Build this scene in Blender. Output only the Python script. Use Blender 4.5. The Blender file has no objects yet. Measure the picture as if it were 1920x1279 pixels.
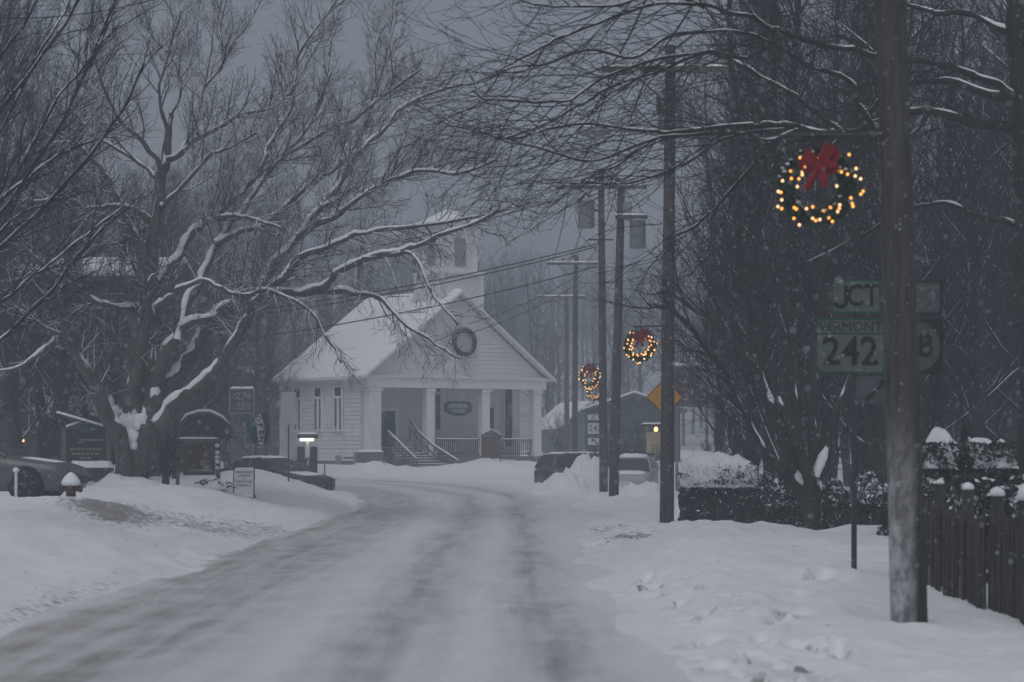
import bpy, bmesh, math, random
import numpy as np
from mathutils import Matrix, Vector

random.seed(7)
RNG = np.random.default_rng(11)
SC = bpy.context.scene
COL = SC.collection
F = 4240.0          # focal length in photo pixels (1920 wide)
HZ = 835.0          # horizon row
CAMH = 1.6
R = math.radians


def P(px, py, d):
    """photo pixel + distance along the street -> world point"""
    return np.array([(px - 960.0) / F * d, d, CAMH + (HZ - py) / F * d])


# ------------------------------------------------------------------ noise
def _hash(ix, iy, seed):
    n = (ix * 374761393 + iy * 668265263 + seed * 974634777) & 0xFFFFFFFF
    n = ((n ^ (n >> 13)) * 1274126177) & 0xFFFFFFFF
    n = n ^ (n >> 16)
    return (n & 0xFFFF) / 65535.0


def vnoise(x, y, seed=0):
    x = np.asarray(x, float); y = np.asarray(y, float)
    ix = np.floor(x).astype(np.int64); iy = np.floor(y).astype(np.int64)
    fx = x - ix; fy = y - iy
    fx = fx * fx * (3 - 2 * fx); fy = fy * fy * (3 - 2 * fy)
    a = _hash(ix, iy, seed); b = _hash(ix + 1, iy, seed)
    c = _hash(ix, iy + 1, seed); d = _hash(ix + 1, iy + 1, seed)
    return (a * (1 - fx) + b * fx) * (1 - fy) + (c * (1 - fx) + d * fx) * fy - 0.5


def sstep(t):
    t = np.clip(t, 0, 1)
    return t * t * (3 - 2 * t)


# ------------------------------------------------------------------ materials
def new_mat(name):
    m = bpy.data.materials.new(name)
    m.use_nodes = True
    nt = m.node_tree
    return m, nt, nt.nodes['Principled BSDF']


def N(nt, t, **kw):
    n = nt.nodes.new(t)
    for k, v in kw.items():
        setattr(n, k, v)
    return n


def rgba(c):
    return (c[0], c[1], c[2], 1.0)


def mat(name, col, rough=0.7, scale=6.0, var=0.3, bump=0.0, metal=0.0, stretch=(1, 1, 1), bscale=None, col2=None, spec=0.3):
    m, nt, b = new_mat(name)
    tc = N(nt, 'ShaderNodeTexCoord'); mp = N(nt, 'ShaderNodeMapping')
    mp.inputs['Scale'].default_value = stretch
    nt.links.new(tc.outputs['Object'], mp.inputs['Vector'])
    nz = N(nt, 'ShaderNodeTexNoise'); nz.inputs['Scale'].default_value = scale; nz.inputs['Detail'].default_value = 5
    nt.links.new(mp.outputs['Vector'], nz.inputs['Vector'])
    mx = N(nt, 'ShaderNodeMix', data_type='RGBA')
    lo = tuple(c * (1 - var) for c in col); hi = col2 or tuple(min(1, c * (1 + var)) for c in col)
    mx.inputs['A'].default_value = rgba(lo); mx.inputs['B'].default_value = rgba(hi)
    rp = N(nt, 'ShaderNodeMapRange'); rp.inputs[1].default_value = .3; rp.inputs[2].default_value = .7
    nt.links.new(nz.outputs['Fac'], rp.inputs[0])
    nt.links.new(rp.outputs[0], mx.inputs['Factor'])
    nt.links.new(mx.outputs['Result'], b.inputs['Base Color'])
    b.inputs['Roughness'].default_value = rough
    b.inputs['Metallic'].default_value = metal
    b.inputs['Specular IOR Level'].default_value = spec
    if bump:
        n2 = N(nt, 'ShaderNodeTexNoise'); n2.inputs['Scale'].default_value = bscale or scale * 3; n2.inputs['Detail'].default_value = 4
        nt.links.new(mp.outputs['Vector'], n2.inputs['Vector'])
        bp = N(nt, 'ShaderNodeBump'); bp.inputs['Strength'].default_value = bump; bp.inputs['Distance'].default_value = .02
        nt.links.new(n2.outputs['Fac'], bp.inputs['Height']); nt.links.new(bp.outputs['Normal'], b.inputs['Normal'])
    return m


def emit(name, col, strength):
    m, nt, b = new_mat(name)
    b.inputs['Base Color'].default_value = rgba(col)
    b.inputs['Emission Color'].default_value = rgba(col)
    b.inputs['Emission Strength'].default_value = strength
    return m


M = {}
M['snow'] = mat('snow', (.80, .82, .86), .65, 3, .05, .25, bscale=14)
M['lump'] = mat('lumpy_snow', (.78, .80, .84), .7, 8, .08, .5, bscale=22)
M['bark'] = mat('bark', (.055, .047, .042), .9, 9, .45, .8, stretch=(1, 1, .3), bscale=30)
M['bark2'] = mat('grey_bark', (.075, .07, .066), .9, 7, .4, .8, stretch=(1, 1, .3), bscale=30)
M['twig'] = mat('twig', (.026, .024, .024), .9, 4, .35)
M['twig_dark'] = mat('dark_twig', (.026, .024, .025), .9, 4, .3)
M['twig_grey'] = mat('grey_twig', (.06, .057, .056), .9, 4, .35)
M['bark_dark'] = mat('dark_bark', (.03, .027, .026), .9, 6, .4, .8, stretch=(1, 1, .3), bscale=26)
M['white'] = mat('white_paint', (.72, .73, .75), .6, 2.5, .07, .1)
M['whitetrim'] = mat('white_trim', (.78, .79, .81), .5, 3, .05)
M['glass'] = mat('dark_glass', (.03, .035, .04), .15, 3, .3, spec=.5)
M['slate'] = mat('dark_shade', (.07, .08, .085), .6, 4, .2)
M['door'] = mat('green_door', (.035, .06, .058), .5, 5, .2)
M['green'] = mat('sign_green', (.012, .075, .05), .5, 8, .2)
M['signwhite'] = mat('sign_white', (.62, .66, .66), .45, 10, .1)
M['black'] = mat('black_paint', (.015, .016, .018), .5, 8, .2)
M['yellow'] = mat('sign_yellow', (.62, .30, .025), .5, 8, .12)
M['red'] = mat('ribbon_red', (.21, .009, .014), .6, 12, .25)
M['metal'] = mat('galvanised', (.22, .23, .24), .45, 14, .2, metal=.6)
M['darkmetal'] = mat('dark_metal', (.05, .053, .058), .5, 10, .2, metal=.3)
M['grey'] = mat('transformer_grey', (.26, .27, .29), .5, 8, .15)
M['needle'] = mat('wreath_needle', (.05, .085, .065), .8, 20, .5)
M['needle_old'] = mat('dull_needle', (.05, .055, .055), .8, 20, .4)
M['hedge'] = mat('hedge_leaf', (.038, .044, .038), .8, 12, .6)
M['brown'] = mat('brown_board', (.075, .045, .035), .7, 6, .3, .3)
M['wood'] = mat('weathered_wood', (.11, .10, .095), .85, 5, .35, .5, stretch=(4, 4, .5), bscale=16)
M['fence'] = mat('fence_wood', (.055, .052, .05), .9, 5, .5, .6, stretch=(5, 5, .5), bscale=16)
M['housebrown'] = mat('brown_siding', (.06, .048, .045), .8, 2, .2, .2, stretch=(1, 1, 6))
M['housegrey'] = mat('grey_siding', (.11, .12, .14), .8, 2, .2, .2, stretch=(1, 1, 6))
M['greenwall'] = mat('green_siding', (.03, .055, .05), .8, 2, .2, .2, stretch=(1, 1, 6))
M['maroon'] = mat('maroon_panel', (.11, .035, .04), .6, 5, .25)
M['teal'] = mat('teal_cloth', (.03, .10, .115), .7, 8, .2)
M['carbody'] = mat('car_grey', (.085, .09, .097), .35, 5, .15, spec=.5)
M['cardark'] = mat('car_dark', (.03, .033, .04), .35, 5, .2, spec=.5)
M['carlight'] = mat('car_silver', (.33, .34, .36), .4, 5, .12, spec=.5)
M['tyre'] = mat('rubber', (.018, .018, .019), .85, 20, .3)
M['rim'] = mat('alloy', (.45, .46, .47), .4, 20, .1)
M['hydrant'] = mat('hydrant_rust', (.075, .034, .026), .7, 14, .35)
M['stone'] = mat('foundation_stone', (.14, .14, .145), .85, 6, .3, .4)
M['text_dim'] = mat('faded_lettering', (.22, .23, .17), .7, 12, .2)
M['bulb'] = emit('warm_bulb', (1.0, .43, .09), 1.6)
M['bulb2'] = emit('pale_bulb', (1.0, .64, .33), 1.5)
M['tube'] = emit('fluorescent', (1.0, .95, .62), 2.0)
M['lamp'] = emit('lit_lamp', (1.0, .60, .25), 2.0)
M['lens'] = mat('headlamp_lens', (.45, .47, .5), .2, 8, .1)


def pole_mat(name, plaster):
    m, nt, b = new_mat(name)
    tc = N(nt, 'ShaderNodeTexCoord'); mp = N(nt, 'ShaderNodeMapping'); mp.inputs['Scale'].default_value = (5, 5, .5)
    nt.links.new(tc.outputs['Object'], mp.inputs['Vector'])
    nz = N(nt, 'ShaderNodeTexNoise'); nz.inputs['Scale'].default_value = 5; nz.inputs['Detail'].default_value = 7
    nt.links.new(mp.outputs['Vector'], nz.inputs['Vector'])
    cr = N(nt, 'ShaderNodeValToRGB')
    cr.color_ramp.elements[0].position = .3; cr.color_ramp.elements[0].color = (.028, .027, .027, 1)
    cr.color_ramp.elements[1].position = .7; cr.color_ramp.elements[1].color = (.085, .082, .08, 1)
    nt.links.new(nz.outputs['Fac'], cr.inputs['Fac'])
    out = cr.outputs['Color']
    if plaster:
        # wind-driven snow stuck to the lower windward side of the pole
        sp = N(nt, 'ShaderNodeSeparateXYZ'); nt.links.new(tc.outputs['Object'], sp.inputs[0])
        gz = N(nt, 'ShaderNodeMapRange'); gz.inputs[1].default_value = 2.0; gz.inputs[2].default_value = .3
        gz.inputs[3].default_value = 0; gz.inputs[4].default_value = .7
        nt.links.new(sp.outputs['Z'], gz.inputs[0])
        gx = N(nt, 'ShaderNodeMapRange'); gx.inputs[1].default_value = .05; gx.inputs[2].default_value = -.03
        nt.links.new(sp.outputs['X'], gx.inputs[0])
        n2 = N(nt, 'ShaderNodeTexNoise'); n2.inputs['Scale'].default_value = 5; n2.inputs['Detail'].default_value = 9; n2.inputs['Roughness'].default_value = .7
        mq = N(nt, 'ShaderNodeMapping'); mq.inputs['Scale'].default_value = (2.2, 2.2, .9); nt.links.new(tc.outputs['Object'], mq.inputs['Vector']); nt.links.new(mq.outputs['Vector'], n2.inputs['Vector'])
        mr = N(nt, 'ShaderNodeMapRange'); mr.inputs[1].default_value = .42; mr.inputs[2].default_value = .62
        nt.links.new(n2.outputs['Fac'], mr.inputs[0])
        a = N(nt, 'ShaderNodeMath', operation='MULTIPLY'); nt.links.new(gz.outputs[0], a.inputs[0]); nt.links.new(gx.outputs[0], a.inputs[1])
        c = N(nt, 'ShaderNodeMath', operation='MULTIPLY'); nt.links.new(a.outputs[0], c.inputs[0]); nt.links.new(mr.outputs[0], c.inputs[1])
        c2 = N(nt, 'ShaderNodeMath', operation='MULTIPLY_ADD'); c2.inputs[1].default_value = .35
        nt.links.new(a.outputs[0], c2.inputs[0]); nt.links.new(c.outputs[0], c2.inputs[2])
        mx = N(nt, 'ShaderNodeMix', data_type='RGBA'); mx.inputs['B'].default_value = (.62, .63, .66, 1)
        nt.links.new(c2.outputs[0], mx.inputs['Factor']); nt.links.new(out, mx.inputs['A'])
        out = mx.outputs['Result']
    nt.links.new(out, b.inputs['Base Color'])
    b.inputs['Roughness'].default_value = .9
    bp = N(nt, 'ShaderNodeBump'); bp.inputs['Strength'].default_value = .6; bp.inputs['Distance'].default_value = .01
    nt.links.new(nz.outputs['Fac'], bp.inputs['Height']); nt.links.new(bp.outputs['Normal'], b.inputs['Normal'])
    return m


M['pole'] = pole_mat('pole_wood', False)
M['pole_snow'] = pole_mat('pole_wood_snow', True)


# ------------------------------------------------------------------ mesh helpers
class MB:
    def __init__(s):
        s.v = []; s.f = []

    def add(s, verts, faces):
        k = len(s.v)
        s.v.extend([tuple(map(float, p)) for p in verts])
        s.f.extend([tuple(i + k for i in fc) for fc in faces])
        return s

    def box(s, c, size, rz=0.0, rx=0.0, taper=1.0):
        hx, hy, hz = [q / 2 for q in size]
        vs = []
        for z in (-hz, hz):
            t = taper if z > 0 else 1
            for x, y in ((-hx, -hy), (hx, -hy), (hx, hy), (-hx, hy)):
                vs.append(Vector((x * t, y * t, z)))
        m = Matrix.Translation(Vector(c)) @ Matrix.Rotation(rz, 4, 'Z') @ Matrix.Rotation(rx, 4, 'X')
        s.add([m @ q for q in vs], [(0, 3, 2, 1), (4, 5, 6, 7), (0, 1, 5, 4), (1, 2, 6, 5), (2, 3, 7, 6), (3, 0, 4, 7)])
        return s

    def tube(s, pts, rad, k=8, cap=True):
        pts = np.asarray(pts, float); n = len(pts)
        rad = np.full(n, rad, float) if np.isscalar(rad) else np.asarray(rad, float)
        V, Q = tube_arrays(pts[None], rad[None], k)
        base = len(s.v)
        s.v.extend(map(tuple, V)); s.f.extend([tuple(int(i) + base for i in q) for q in Q])
        if cap:
            s.f.append(tuple(base + i for i in range(k))[::-1]); s.f.append(tuple(base + (n - 1) * k + i for i in range(k)))
        return s

    def lathe(s, prof, c=(0, 0, 0), k=16, axis='Z', cap=True):
        vs = []
        for r, h in prof:
            for i in range(k):
                a = 2 * math.pi * i / k
                x, y = r * math.cos(a), r * math.sin(a)
                p = (x, y, h) if axis == 'Z' else ((x, h, y) if axis == 'Y' else (h, x, y))
                vs.append((p[0] + c[0], p[1] + c[1], p[2] + c[2]))
        fs = []
        for j in range(len(prof) - 1):
            for i in range(k):
                a, b2 = j * k + i, j * k + (i + 1) % k
                fs.append((a, b2, b2 + k, a + k))
        if cap:
            fs.append(tuple(range(k))[::-1]); fs.append(tuple((len(prof) - 1) * k + i for i in range(k)))
        s.add(vs, fs)
        return s

    def prism(s, outline, y0, y1):
        """outline in XZ, extruded along Y"""
        n = len(outline)
        vs = [(x, y0, z) for x, z in outline] + [(x, y1, z) for x, z in outline]
        fs = [tuple(range(n)), tuple(range(2 * n - 1, n - 1, -1))]
        fs += [(i, i + n, (i + 1) % n + n, (i + 1) % n) for i in range(n)]
        s.add(vs, fs)
        return s

    def loft(s, rings, cap=True):
        n = len(rings[0]); vs = [p for r in rings for p in r]; fs = []
        for j in range(len(rings) - 1):
            for i in range(n):
                a, b2 = j * n + i, j * n + (i + 1) % n
                fs.append((a, b2, b2 + n, a + n))
        if cap:
            fs.append(tuple(range(n))[::-1]); fs.append(tuple((len(rings) - 1) * n + i for i in range(n)))
        s.add(vs, fs)
        return s

    def build(s, name, material, parent=None, smooth=False, bevel=0.0, xf=None):
        me = bpy.data.meshes.new(name)
        v = s.v
        if xf is not None:
            v = [tuple(xf @ Vector(p)) for p in v]
        me.from_pydata(v, [], s.f)
        bm = bmesh.new(); bm.from_mesh(me); bmesh.ops.recalc_face_normals(bm, faces=bm.faces)
        if bevel:
            bmesh.ops.bevel(bm, geom=[e for e in bm.edges if len(e.link_faces) == 2 and e.calc_face_angle(0) > .5], offset=bevel, segments=2, affect='EDGES', profile=.6)
        bm.to_mesh(me); bm.free()
        me.materials.append(material)
        if smooth:
            me.polygons.foreach_set('use_smooth', np.ones(len(me.polygons), bool))
        return link(name, me, parent)


def link(name, me, parent=None):
    o = bpy.data.objects.new(name, me); COL.objects.link(o)
    if parent is not None:
        o.parent = parent
    return o


def np_mesh(name, V, Q, material, parent=None, smooth=True):
    V = np.asarray(V, np.float32); Q = np.asarray(Q, np.int32)
    me = bpy.data.meshes.new(name)
    k = Q.shape[1]
    me.vertices.add(len(V)); me.vertices.foreach_set('co', V.ravel())
    me.loops.add(Q.size); me.loops.foreach_set('vertex_index', Q.ravel())
    me.polygons.add(len(Q)); me.polygons.foreach_set('loop_start', np.arange(0, Q.size, k, dtype=np.int32))
    me.polygons.foreach_set('loop_total', np.full(len(Q), k, np.int32))
    if smooth:
        me.polygons.foreach_set('use_smooth', np.ones(len(Q), bool))
    me.update(calc_edges=True)
    me.materials.append(material)
    return link(name, me, parent)


def tube_arrays(pts, rad, k):
    """pts (B,n,3), rad (B,n) -> verts, quads"""
    B, n, _ = pts.shape
    t = np.gradient(pts, axis=1) if n > 1 else pts
    t /= np.linalg.norm(t, axis=2, keepdims=True) + 1e-9
    mean = pts[:, -1] - pts[:, 0]
    ref = np.where(np.abs(mean[:, 2:3]) > .8 * np.linalg.norm(mean, axis=1, keepdims=True), np.array([[1., 0, 0]]), np.array([[0, 0, 1.]]))
    a = np.cross(t, ref[:, None, :]); a /= np.linalg.norm(a, axis=2, keepdims=True) + 1e-9
    b = np.cross(t, a)
    ang = np.arange(k) * 2 * math.pi / k
    ring = a[:, :, None, :] * np.cos(ang)[None, None, :, None] + b[:, :, None, :] * np.sin(ang)[None, None, :, None]
    V = pts[:, :, None, :] + ring * rad[:, :, None, None]
    idx = np.arange(B * n * k).reshape(B, n, k)
    q = np.stack([idx[:, :-1], np.roll(idx, -1, 2)[:, :-1], np.roll(idx, -1, 2)[:, 1:], idx[:, 1:]], -1)
    return V.reshape(-1, 3), q.reshape(-1, 4)


def thing(name, label, cat, loc=(0, 0, 0), rz=0.0, group=None):
    o = bpy.data.objects.new(name, None); COL.objects.link(o)
    o.empty_display_size = .2
    o.location = tuple(map(float, loc)); o.rotation_euler = (0, 0, rz)
    o['label'] = label; o['category'] = cat
    if group: o['group'] = group
    return o


def tag(o, label=None, cat=None, group=None, kind=None):
    if label: o['label'] = label
    if cat: o['category'] = cat
    if group: o['group'] = group
    if kind: o['kind'] = kind
    return o


def dup(root, loc, rz=0.0, scale=None, label=None, group=None):
    r = root.copy(); COL.objects.link(r)
    r.location = tuple(map(float, loc)); r.rotation_euler = (0, 0, rz)
    if scale: r.scale = scale if not np.isscalar(scale) else (scale,) * 3
    if label: r['label'] = label
    if group: r['group'] = group
    for ch in root.children:
        c = ch.copy(); COL.objects.link(c); c.parent = r
        for g in ch.children:
            d = g.copy(); COL.objects.link(d); d.parent = c
    return r


def text_part(txt, size, parent, material, at, rz=0.0, roll=0.0, ext=.003, sx=1.0, name='lettering', bold=0.0):
    cu = bpy.data.curves.new('txt', 'FONT'); cu.body = txt; cu.size = size; cu.extrude = ext
    cu.align_x = 'CENTER'; cu.align_y = 'CENTER'; cu.resolution_u = 3; cu.offset = bold
    o = bpy.data.objects.new('txt', cu); COL.objects.link(o)
    dg = bpy.context.evaluated_depsgraph_get(); dg.update()
    me = bpy.data.meshes.new_from_object(o.evaluated_get(dg))
    bpy.data.objects.remove(o); bpy.data.curves.remove(cu)
    me.transform(Matrix.Translation(Vector(at)) @ Matrix.Rotation(rz, 4, 'Z') @ Matrix.Rotation(R(90), 4, 'X') @ Matrix.Rotation(roll, 4, 'Z') @ Matrix.Diagonal((sx, 1, 1, 1)))
    me.materials.clear(); me.materials.append(material)
    return link(name, me, parent)


def rrect(w, h, r, n=5):
    out = []
    for cx, cz, a0 in ((w / 2 - r, h / 2 - r, 0), (-w / 2 + r, h / 2 - r, 90), (-w / 2 + r, -h / 2 + r, 180), (w / 2 - r, -h / 2 + r, 270)):
        for i in range(n + 1):
            a = R(a0 + 90 * i / n)
            out.append((cx + r * math.cos(a), cz + r * math.sin(a)))
    return out


def off(outline, x, z):
    return [(a + x, b + z) for a, b in outline]


def snow_cap(x0, x1, y0, y1, z, h, seed=0, nx=14, ny=6, edge=.25):
    """a soft pillow of snow on a flat top"""
    mb = MB(); xs = np.linspace(x0, x1, nx); ys = np.linspace(y0, y1, ny)
    vs = []
    for j, y in enumerate(ys):
        for i, x in enumerate(xs):
            u = i / (nx - 1); v = j / (ny - 1)
            e = min(1, min(u, 1 - u) / edge * 1.0) if edge else 1
            e2 = min(1, min(v, 1 - v) / .3)
            w = math.sqrt(max(0, 1 - (1 - e) ** 2)) * math.sqrt(max(0, 1 - (1 - e2) ** 2))
            vs.append((x, y, z + h * w * (.8 + .5 * float(vnoise(x * 5 + seed, y * 5, seed))) + .001))
    fs = [(j * nx + i, j * nx + i + 1, (j + 1) * nx + i + 1, (j + 1) * nx + i) for j in range(ny - 1) for i in range(nx - 1)]
    # underside
    k = len(vs)
    vs += [(x0, y0, z), (x1, y0, z), (x1, y1, z), (x0, y1, z)]
    fs.append((k, k + 3, k + 2, k + 1))
    return mb.add(vs, fs)


# ------------------------------------------------------------------ terrain
def catmull(pts, per=8):
    pts = np.asarray(pts, float)
    p = np.vstack([2 * pts[0] - pts[1], pts, 2 * pts[-1] - pts[-2]])
    out = []
    for i in range(1, len(p) - 2):
        for t in np.linspace(0, 1, per, endpoint=False):
            a = 2 * p[i]; b = p[i + 1] - p[i - 1]
            c = 2 * p[i - 1] - 5 * p[i] + 4 * p[i + 1] - p[i + 2]
            d = -p[i - 1] + 3 * p[i] - 3 * p[i + 1] + p[i + 2]
            out.append(.5 * (a + b * t + c * t * t + d * t ** 3))
    out.append(p[-2])
    return np.array(out)


ROAD = catmull([(-1.3, 2), (-1.3, 25), (-1.3, 50), (-1.3, 64), (-1.5, 74), (-2.3, 83), (-5, 91.5), (-10, 96.5), (-17, 99), (-28, 100.5), (-60, 102)], 10)
ROADW = np.interp(ROAD[:, 1], [0, 66, 80, 92, 97, 104], [3.25, 3.25, 3.7, 4.1, 3.8, 3.4])


def z0(Y):
    return np.interp(Y, [0, 15, 30, 48, 70, 85, 92, 97, 100, 104, 108, 130, 200, 420],
                     [-.10, -.13, -.14, -.2, -.26, -.14, .02, .15, .27, .47, .66, .8, 1.5, 3])


def road_sd(X, Y):
    X = np.asarray(X, float); Y = np.asarray(Y, float)
    best = np.full(X.shape, 1e9); side = np.zeros(X.shape)
    for i in range(len(ROAD) - 1):
        a, b = ROAD[i], ROAD[i + 1]; e = b - a; L2 = e @ e
        t = np.clip(((X - a[0]) * e[0] + (Y - a[1]) * e[1]) / L2, 0, 1)
        dx = X - (a[0] + t * e[0]); dy = Y - (a[1] + t * e[1])
        w = ROADW[i] * (1 - t) + ROADW[i + 1] * t
        s = np.hypot(dx, dy) - w
        cr = e[0] * dy - e[1] * dx
        m = s < best
        best = np.where(m, s, best); side = np.where(m, np.sign(cr), side)
    return best, side      # side +1 = left of travel


MOUNDS = [  # X, Y, sx, sy, h
    (2.75, 85, 1.0, 3.0, .85), (1.7, 83, .8, 2.2, .42), (3.3, 84, .7, 2, .45), (4.6, 75.5, 1.3, 1.6, .42), (2.7, 70, 1.2, 2.0, .12),
    (-9.6, 79, 1.5, 2.6, .22), (-9.6, 57.8, .6, .8, .22), (-8.3, 42, .9, 2.2, .10), (-9.6, 37, 1.2, 3, .04),
    (-6.6, 104.2, 1.2, 1.2, .34), (-1.0, 104.5, 1.8, 1.3, .45), (1.6, 107, 2.2, 1.4, .25), (3.6, 92, 2, 3, .3),
    (-11.4, 86, 1.6, 3, .25), (-6.1, 66, .9, 3, .10), (-5.8, 46, .8, 3, .05), (3.5, 19.75, .36, .36, .04), (3.28, 47.8, .42, .6, .05), (3.15, 69.8, .45, .8, .05), (3.25, 79.7, .4, .7, .05), (-10.25, 57.6, .45, .5, .35), (3.9, 25.9, .18, .2, .05), (3.4, 35, 1.7, 4.5, .17), (2.6, 37.6, 1.0, .8, .12),
    (-1.4, 102.8, 2.0, 1.0, .22)]
FEET = []
_r = random.Random(5)
for px, py in [(1303, 1150), (1330, 1147), (1317, 1180), (1318, 1206), (1390, 1149), (1417, 1211), (1424, 1203), (1415, 1240), (1490, 1223),
               (1505, 1222), (1500, 1245), (1436, 1184), (1455, 1165), (1442, 1140), (1485, 1155), (1440, 1258), (1480, 1268), (1350, 1271),
               (1210, 1072), (1231, 1086), (1240, 1098), (1312, 1089), (1271, 1115), (1329, 1104), (1206, 1084), (1535, 1094), (1500, 1115),
               (1468, 1250), (1520, 1196), (1545, 1240), (1575, 1200), (1556, 1262), (1398, 1262), (1380, 1120), (1345, 1225)]:
    d = 1.56 * F / (py - HZ)
    q = P(px, py, d)
    FEET.append((q[0], d, _r.uniform(.06, .10), _r.uniform(.2, .36), _r.uniform(.14, .22), _r.uniform(-.9, .9)))


def ground_h(X, Y, fine=True):
    X = np.asarray(X, float); Y = np.asarray(Y, float)
    s, side = road_sd(X, Y)
    s = s + np.where(side < 0, np.interp(Y, [0, 20, 38, 48, 60], [.95, .95, .75, .4, 0.]), 0)
    s = s + .5 * vnoise(X * .8, Y * .35, 3) + .22 * vnoise(X * 2.3, Y * 1.2, 4)
    base = z0(Y)
    near = np.clip((100 - Y) / 12, 0, 1)
    lefth = np.interp(Y, [0, 20, 40, 60, 75, 95, 105], [.46, .52, .58, .60, .62, .36, .1])
    left = lefth * sstep(s / 3.6) + .10 * sstep(s / .6)
    righth = np.interp(Y, [0, 20, 30, 37.5, 39.5, 50, 110], [.10, .11, .23, .34, .04, .02, .04])
    right = righth * sstep((s - .1) / 1.9) + .03 * sstep(s / .8)
    edge = np.where(side > 0, left, right) * (.25 + .75 * near)
    h = base - .07 * sstep((-s + .05) / .3) + edge
    amp = sstep(s / 1.2)
    h = h + amp * (.20 * vnoise(X * .45, Y * .3, 5) + .12 * vnoise(X * 1.4, Y * .8, 6) + .06 * vnoise(X * 3.6, Y * 2.4, 7) + .022 * vnoise(X * 10, Y * 7, 8))
    # plough-thrown crumbs along the banks
    cr = np.exp(-((s - .9) / 1.3) ** 2) * np.clip(vnoise(X * .5, Y * .25, 21) * 3, 0, 1)
    h = h + cr * (.26 * np.clip(vnoise(X * 5, Y * 3.6, 9), 0, 1) + .16 * np.clip(vnoise(X * 12, Y * 9, 10), 0, 1))
    for mx, my, sx, sy, hh in MOUNDS:
        g = np.exp(-((X - mx) / sx) ** 2 - ((Y - my) / sy) ** 2)
        h = h + hh * g * (1 + .8 * vnoise(X * 1.3, Y * .9, 12) + .5 * vnoise(X * 3.6, Y * 2.6, 13) + .3 * vnoise(X * 8, Y * 7, 14))
    # lower parking yards behind the banks
    h = h - .55 * np.exp(-((X - 5.2) / 3.2) ** 2 - ((Y - 93) / 6) ** 2)
    h = h - .25 * np.exp(-((X + 12.6) / 2.6) ** 2 - ((Y - 48) / 1.4) ** 2)
    if fine:
        for fx, fy, wx, wy, dp, a in FEET:
            m = (np.abs(X - fx) < .6) & (np.abs(Y - fy) < 1.1)
            if not m.any(): continue
            dx = (X[m] - fx) * math.cos(a) + (Y[m] - fy) * math.sin(a) * .6
            dy = -(X[m] - fx) * math.sin(a) + (Y[m] - fy) * math.cos(a)
            q = (dx / wx) ** 2 + (dy / wy) ** 2
            h[m] += -dp * np.exp(-q ** 2 * .6) + .03 * np.exp(-(np.sqrt(q) - 1.7) ** 2 * 6)
    return h


def gz(x, y):
    return float(ground_h(np.array([x]), np.array([y]), False)[0])


def axis(*segs):
    out = []
    for a, b, st in segs:
        out.append(np.arange(a, b, st))
    out.append([segs[-1][1]])
    return np.concatenate(out)


XS = axis((-260, -60, 12), (-60, -16, 1.2), (-16, -11, .25), (-11, -3.5, .1), (-3.5, 0.8, .4), (.8, 5.2, .055), (5.2, 9, .2), (9, 50, 1.2), (50, 260, 12))
YS = axis((-30, 8, 3), (8, 14, .3), (14, 26, .07), (26, 48, .12), (48, 80, .25), (80, 118, .4), (118, 200, 3), (200, 420, 12))
GX, GY = np.meshgrid(XS, YS)
GH = ground_h(GX, GY)
V = np.stack([GX, GY, GH], -1).reshape(-1, 3)
ny, nx = GX.shape
idx = np.arange(nx * ny).reshape(ny, nx)
Q = np.stack([idx[:-1, :-1], idx[:-1, 1:], idx[1:, 1:], idx[1:, :-1]], -1).reshape(-1, 4)


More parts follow.
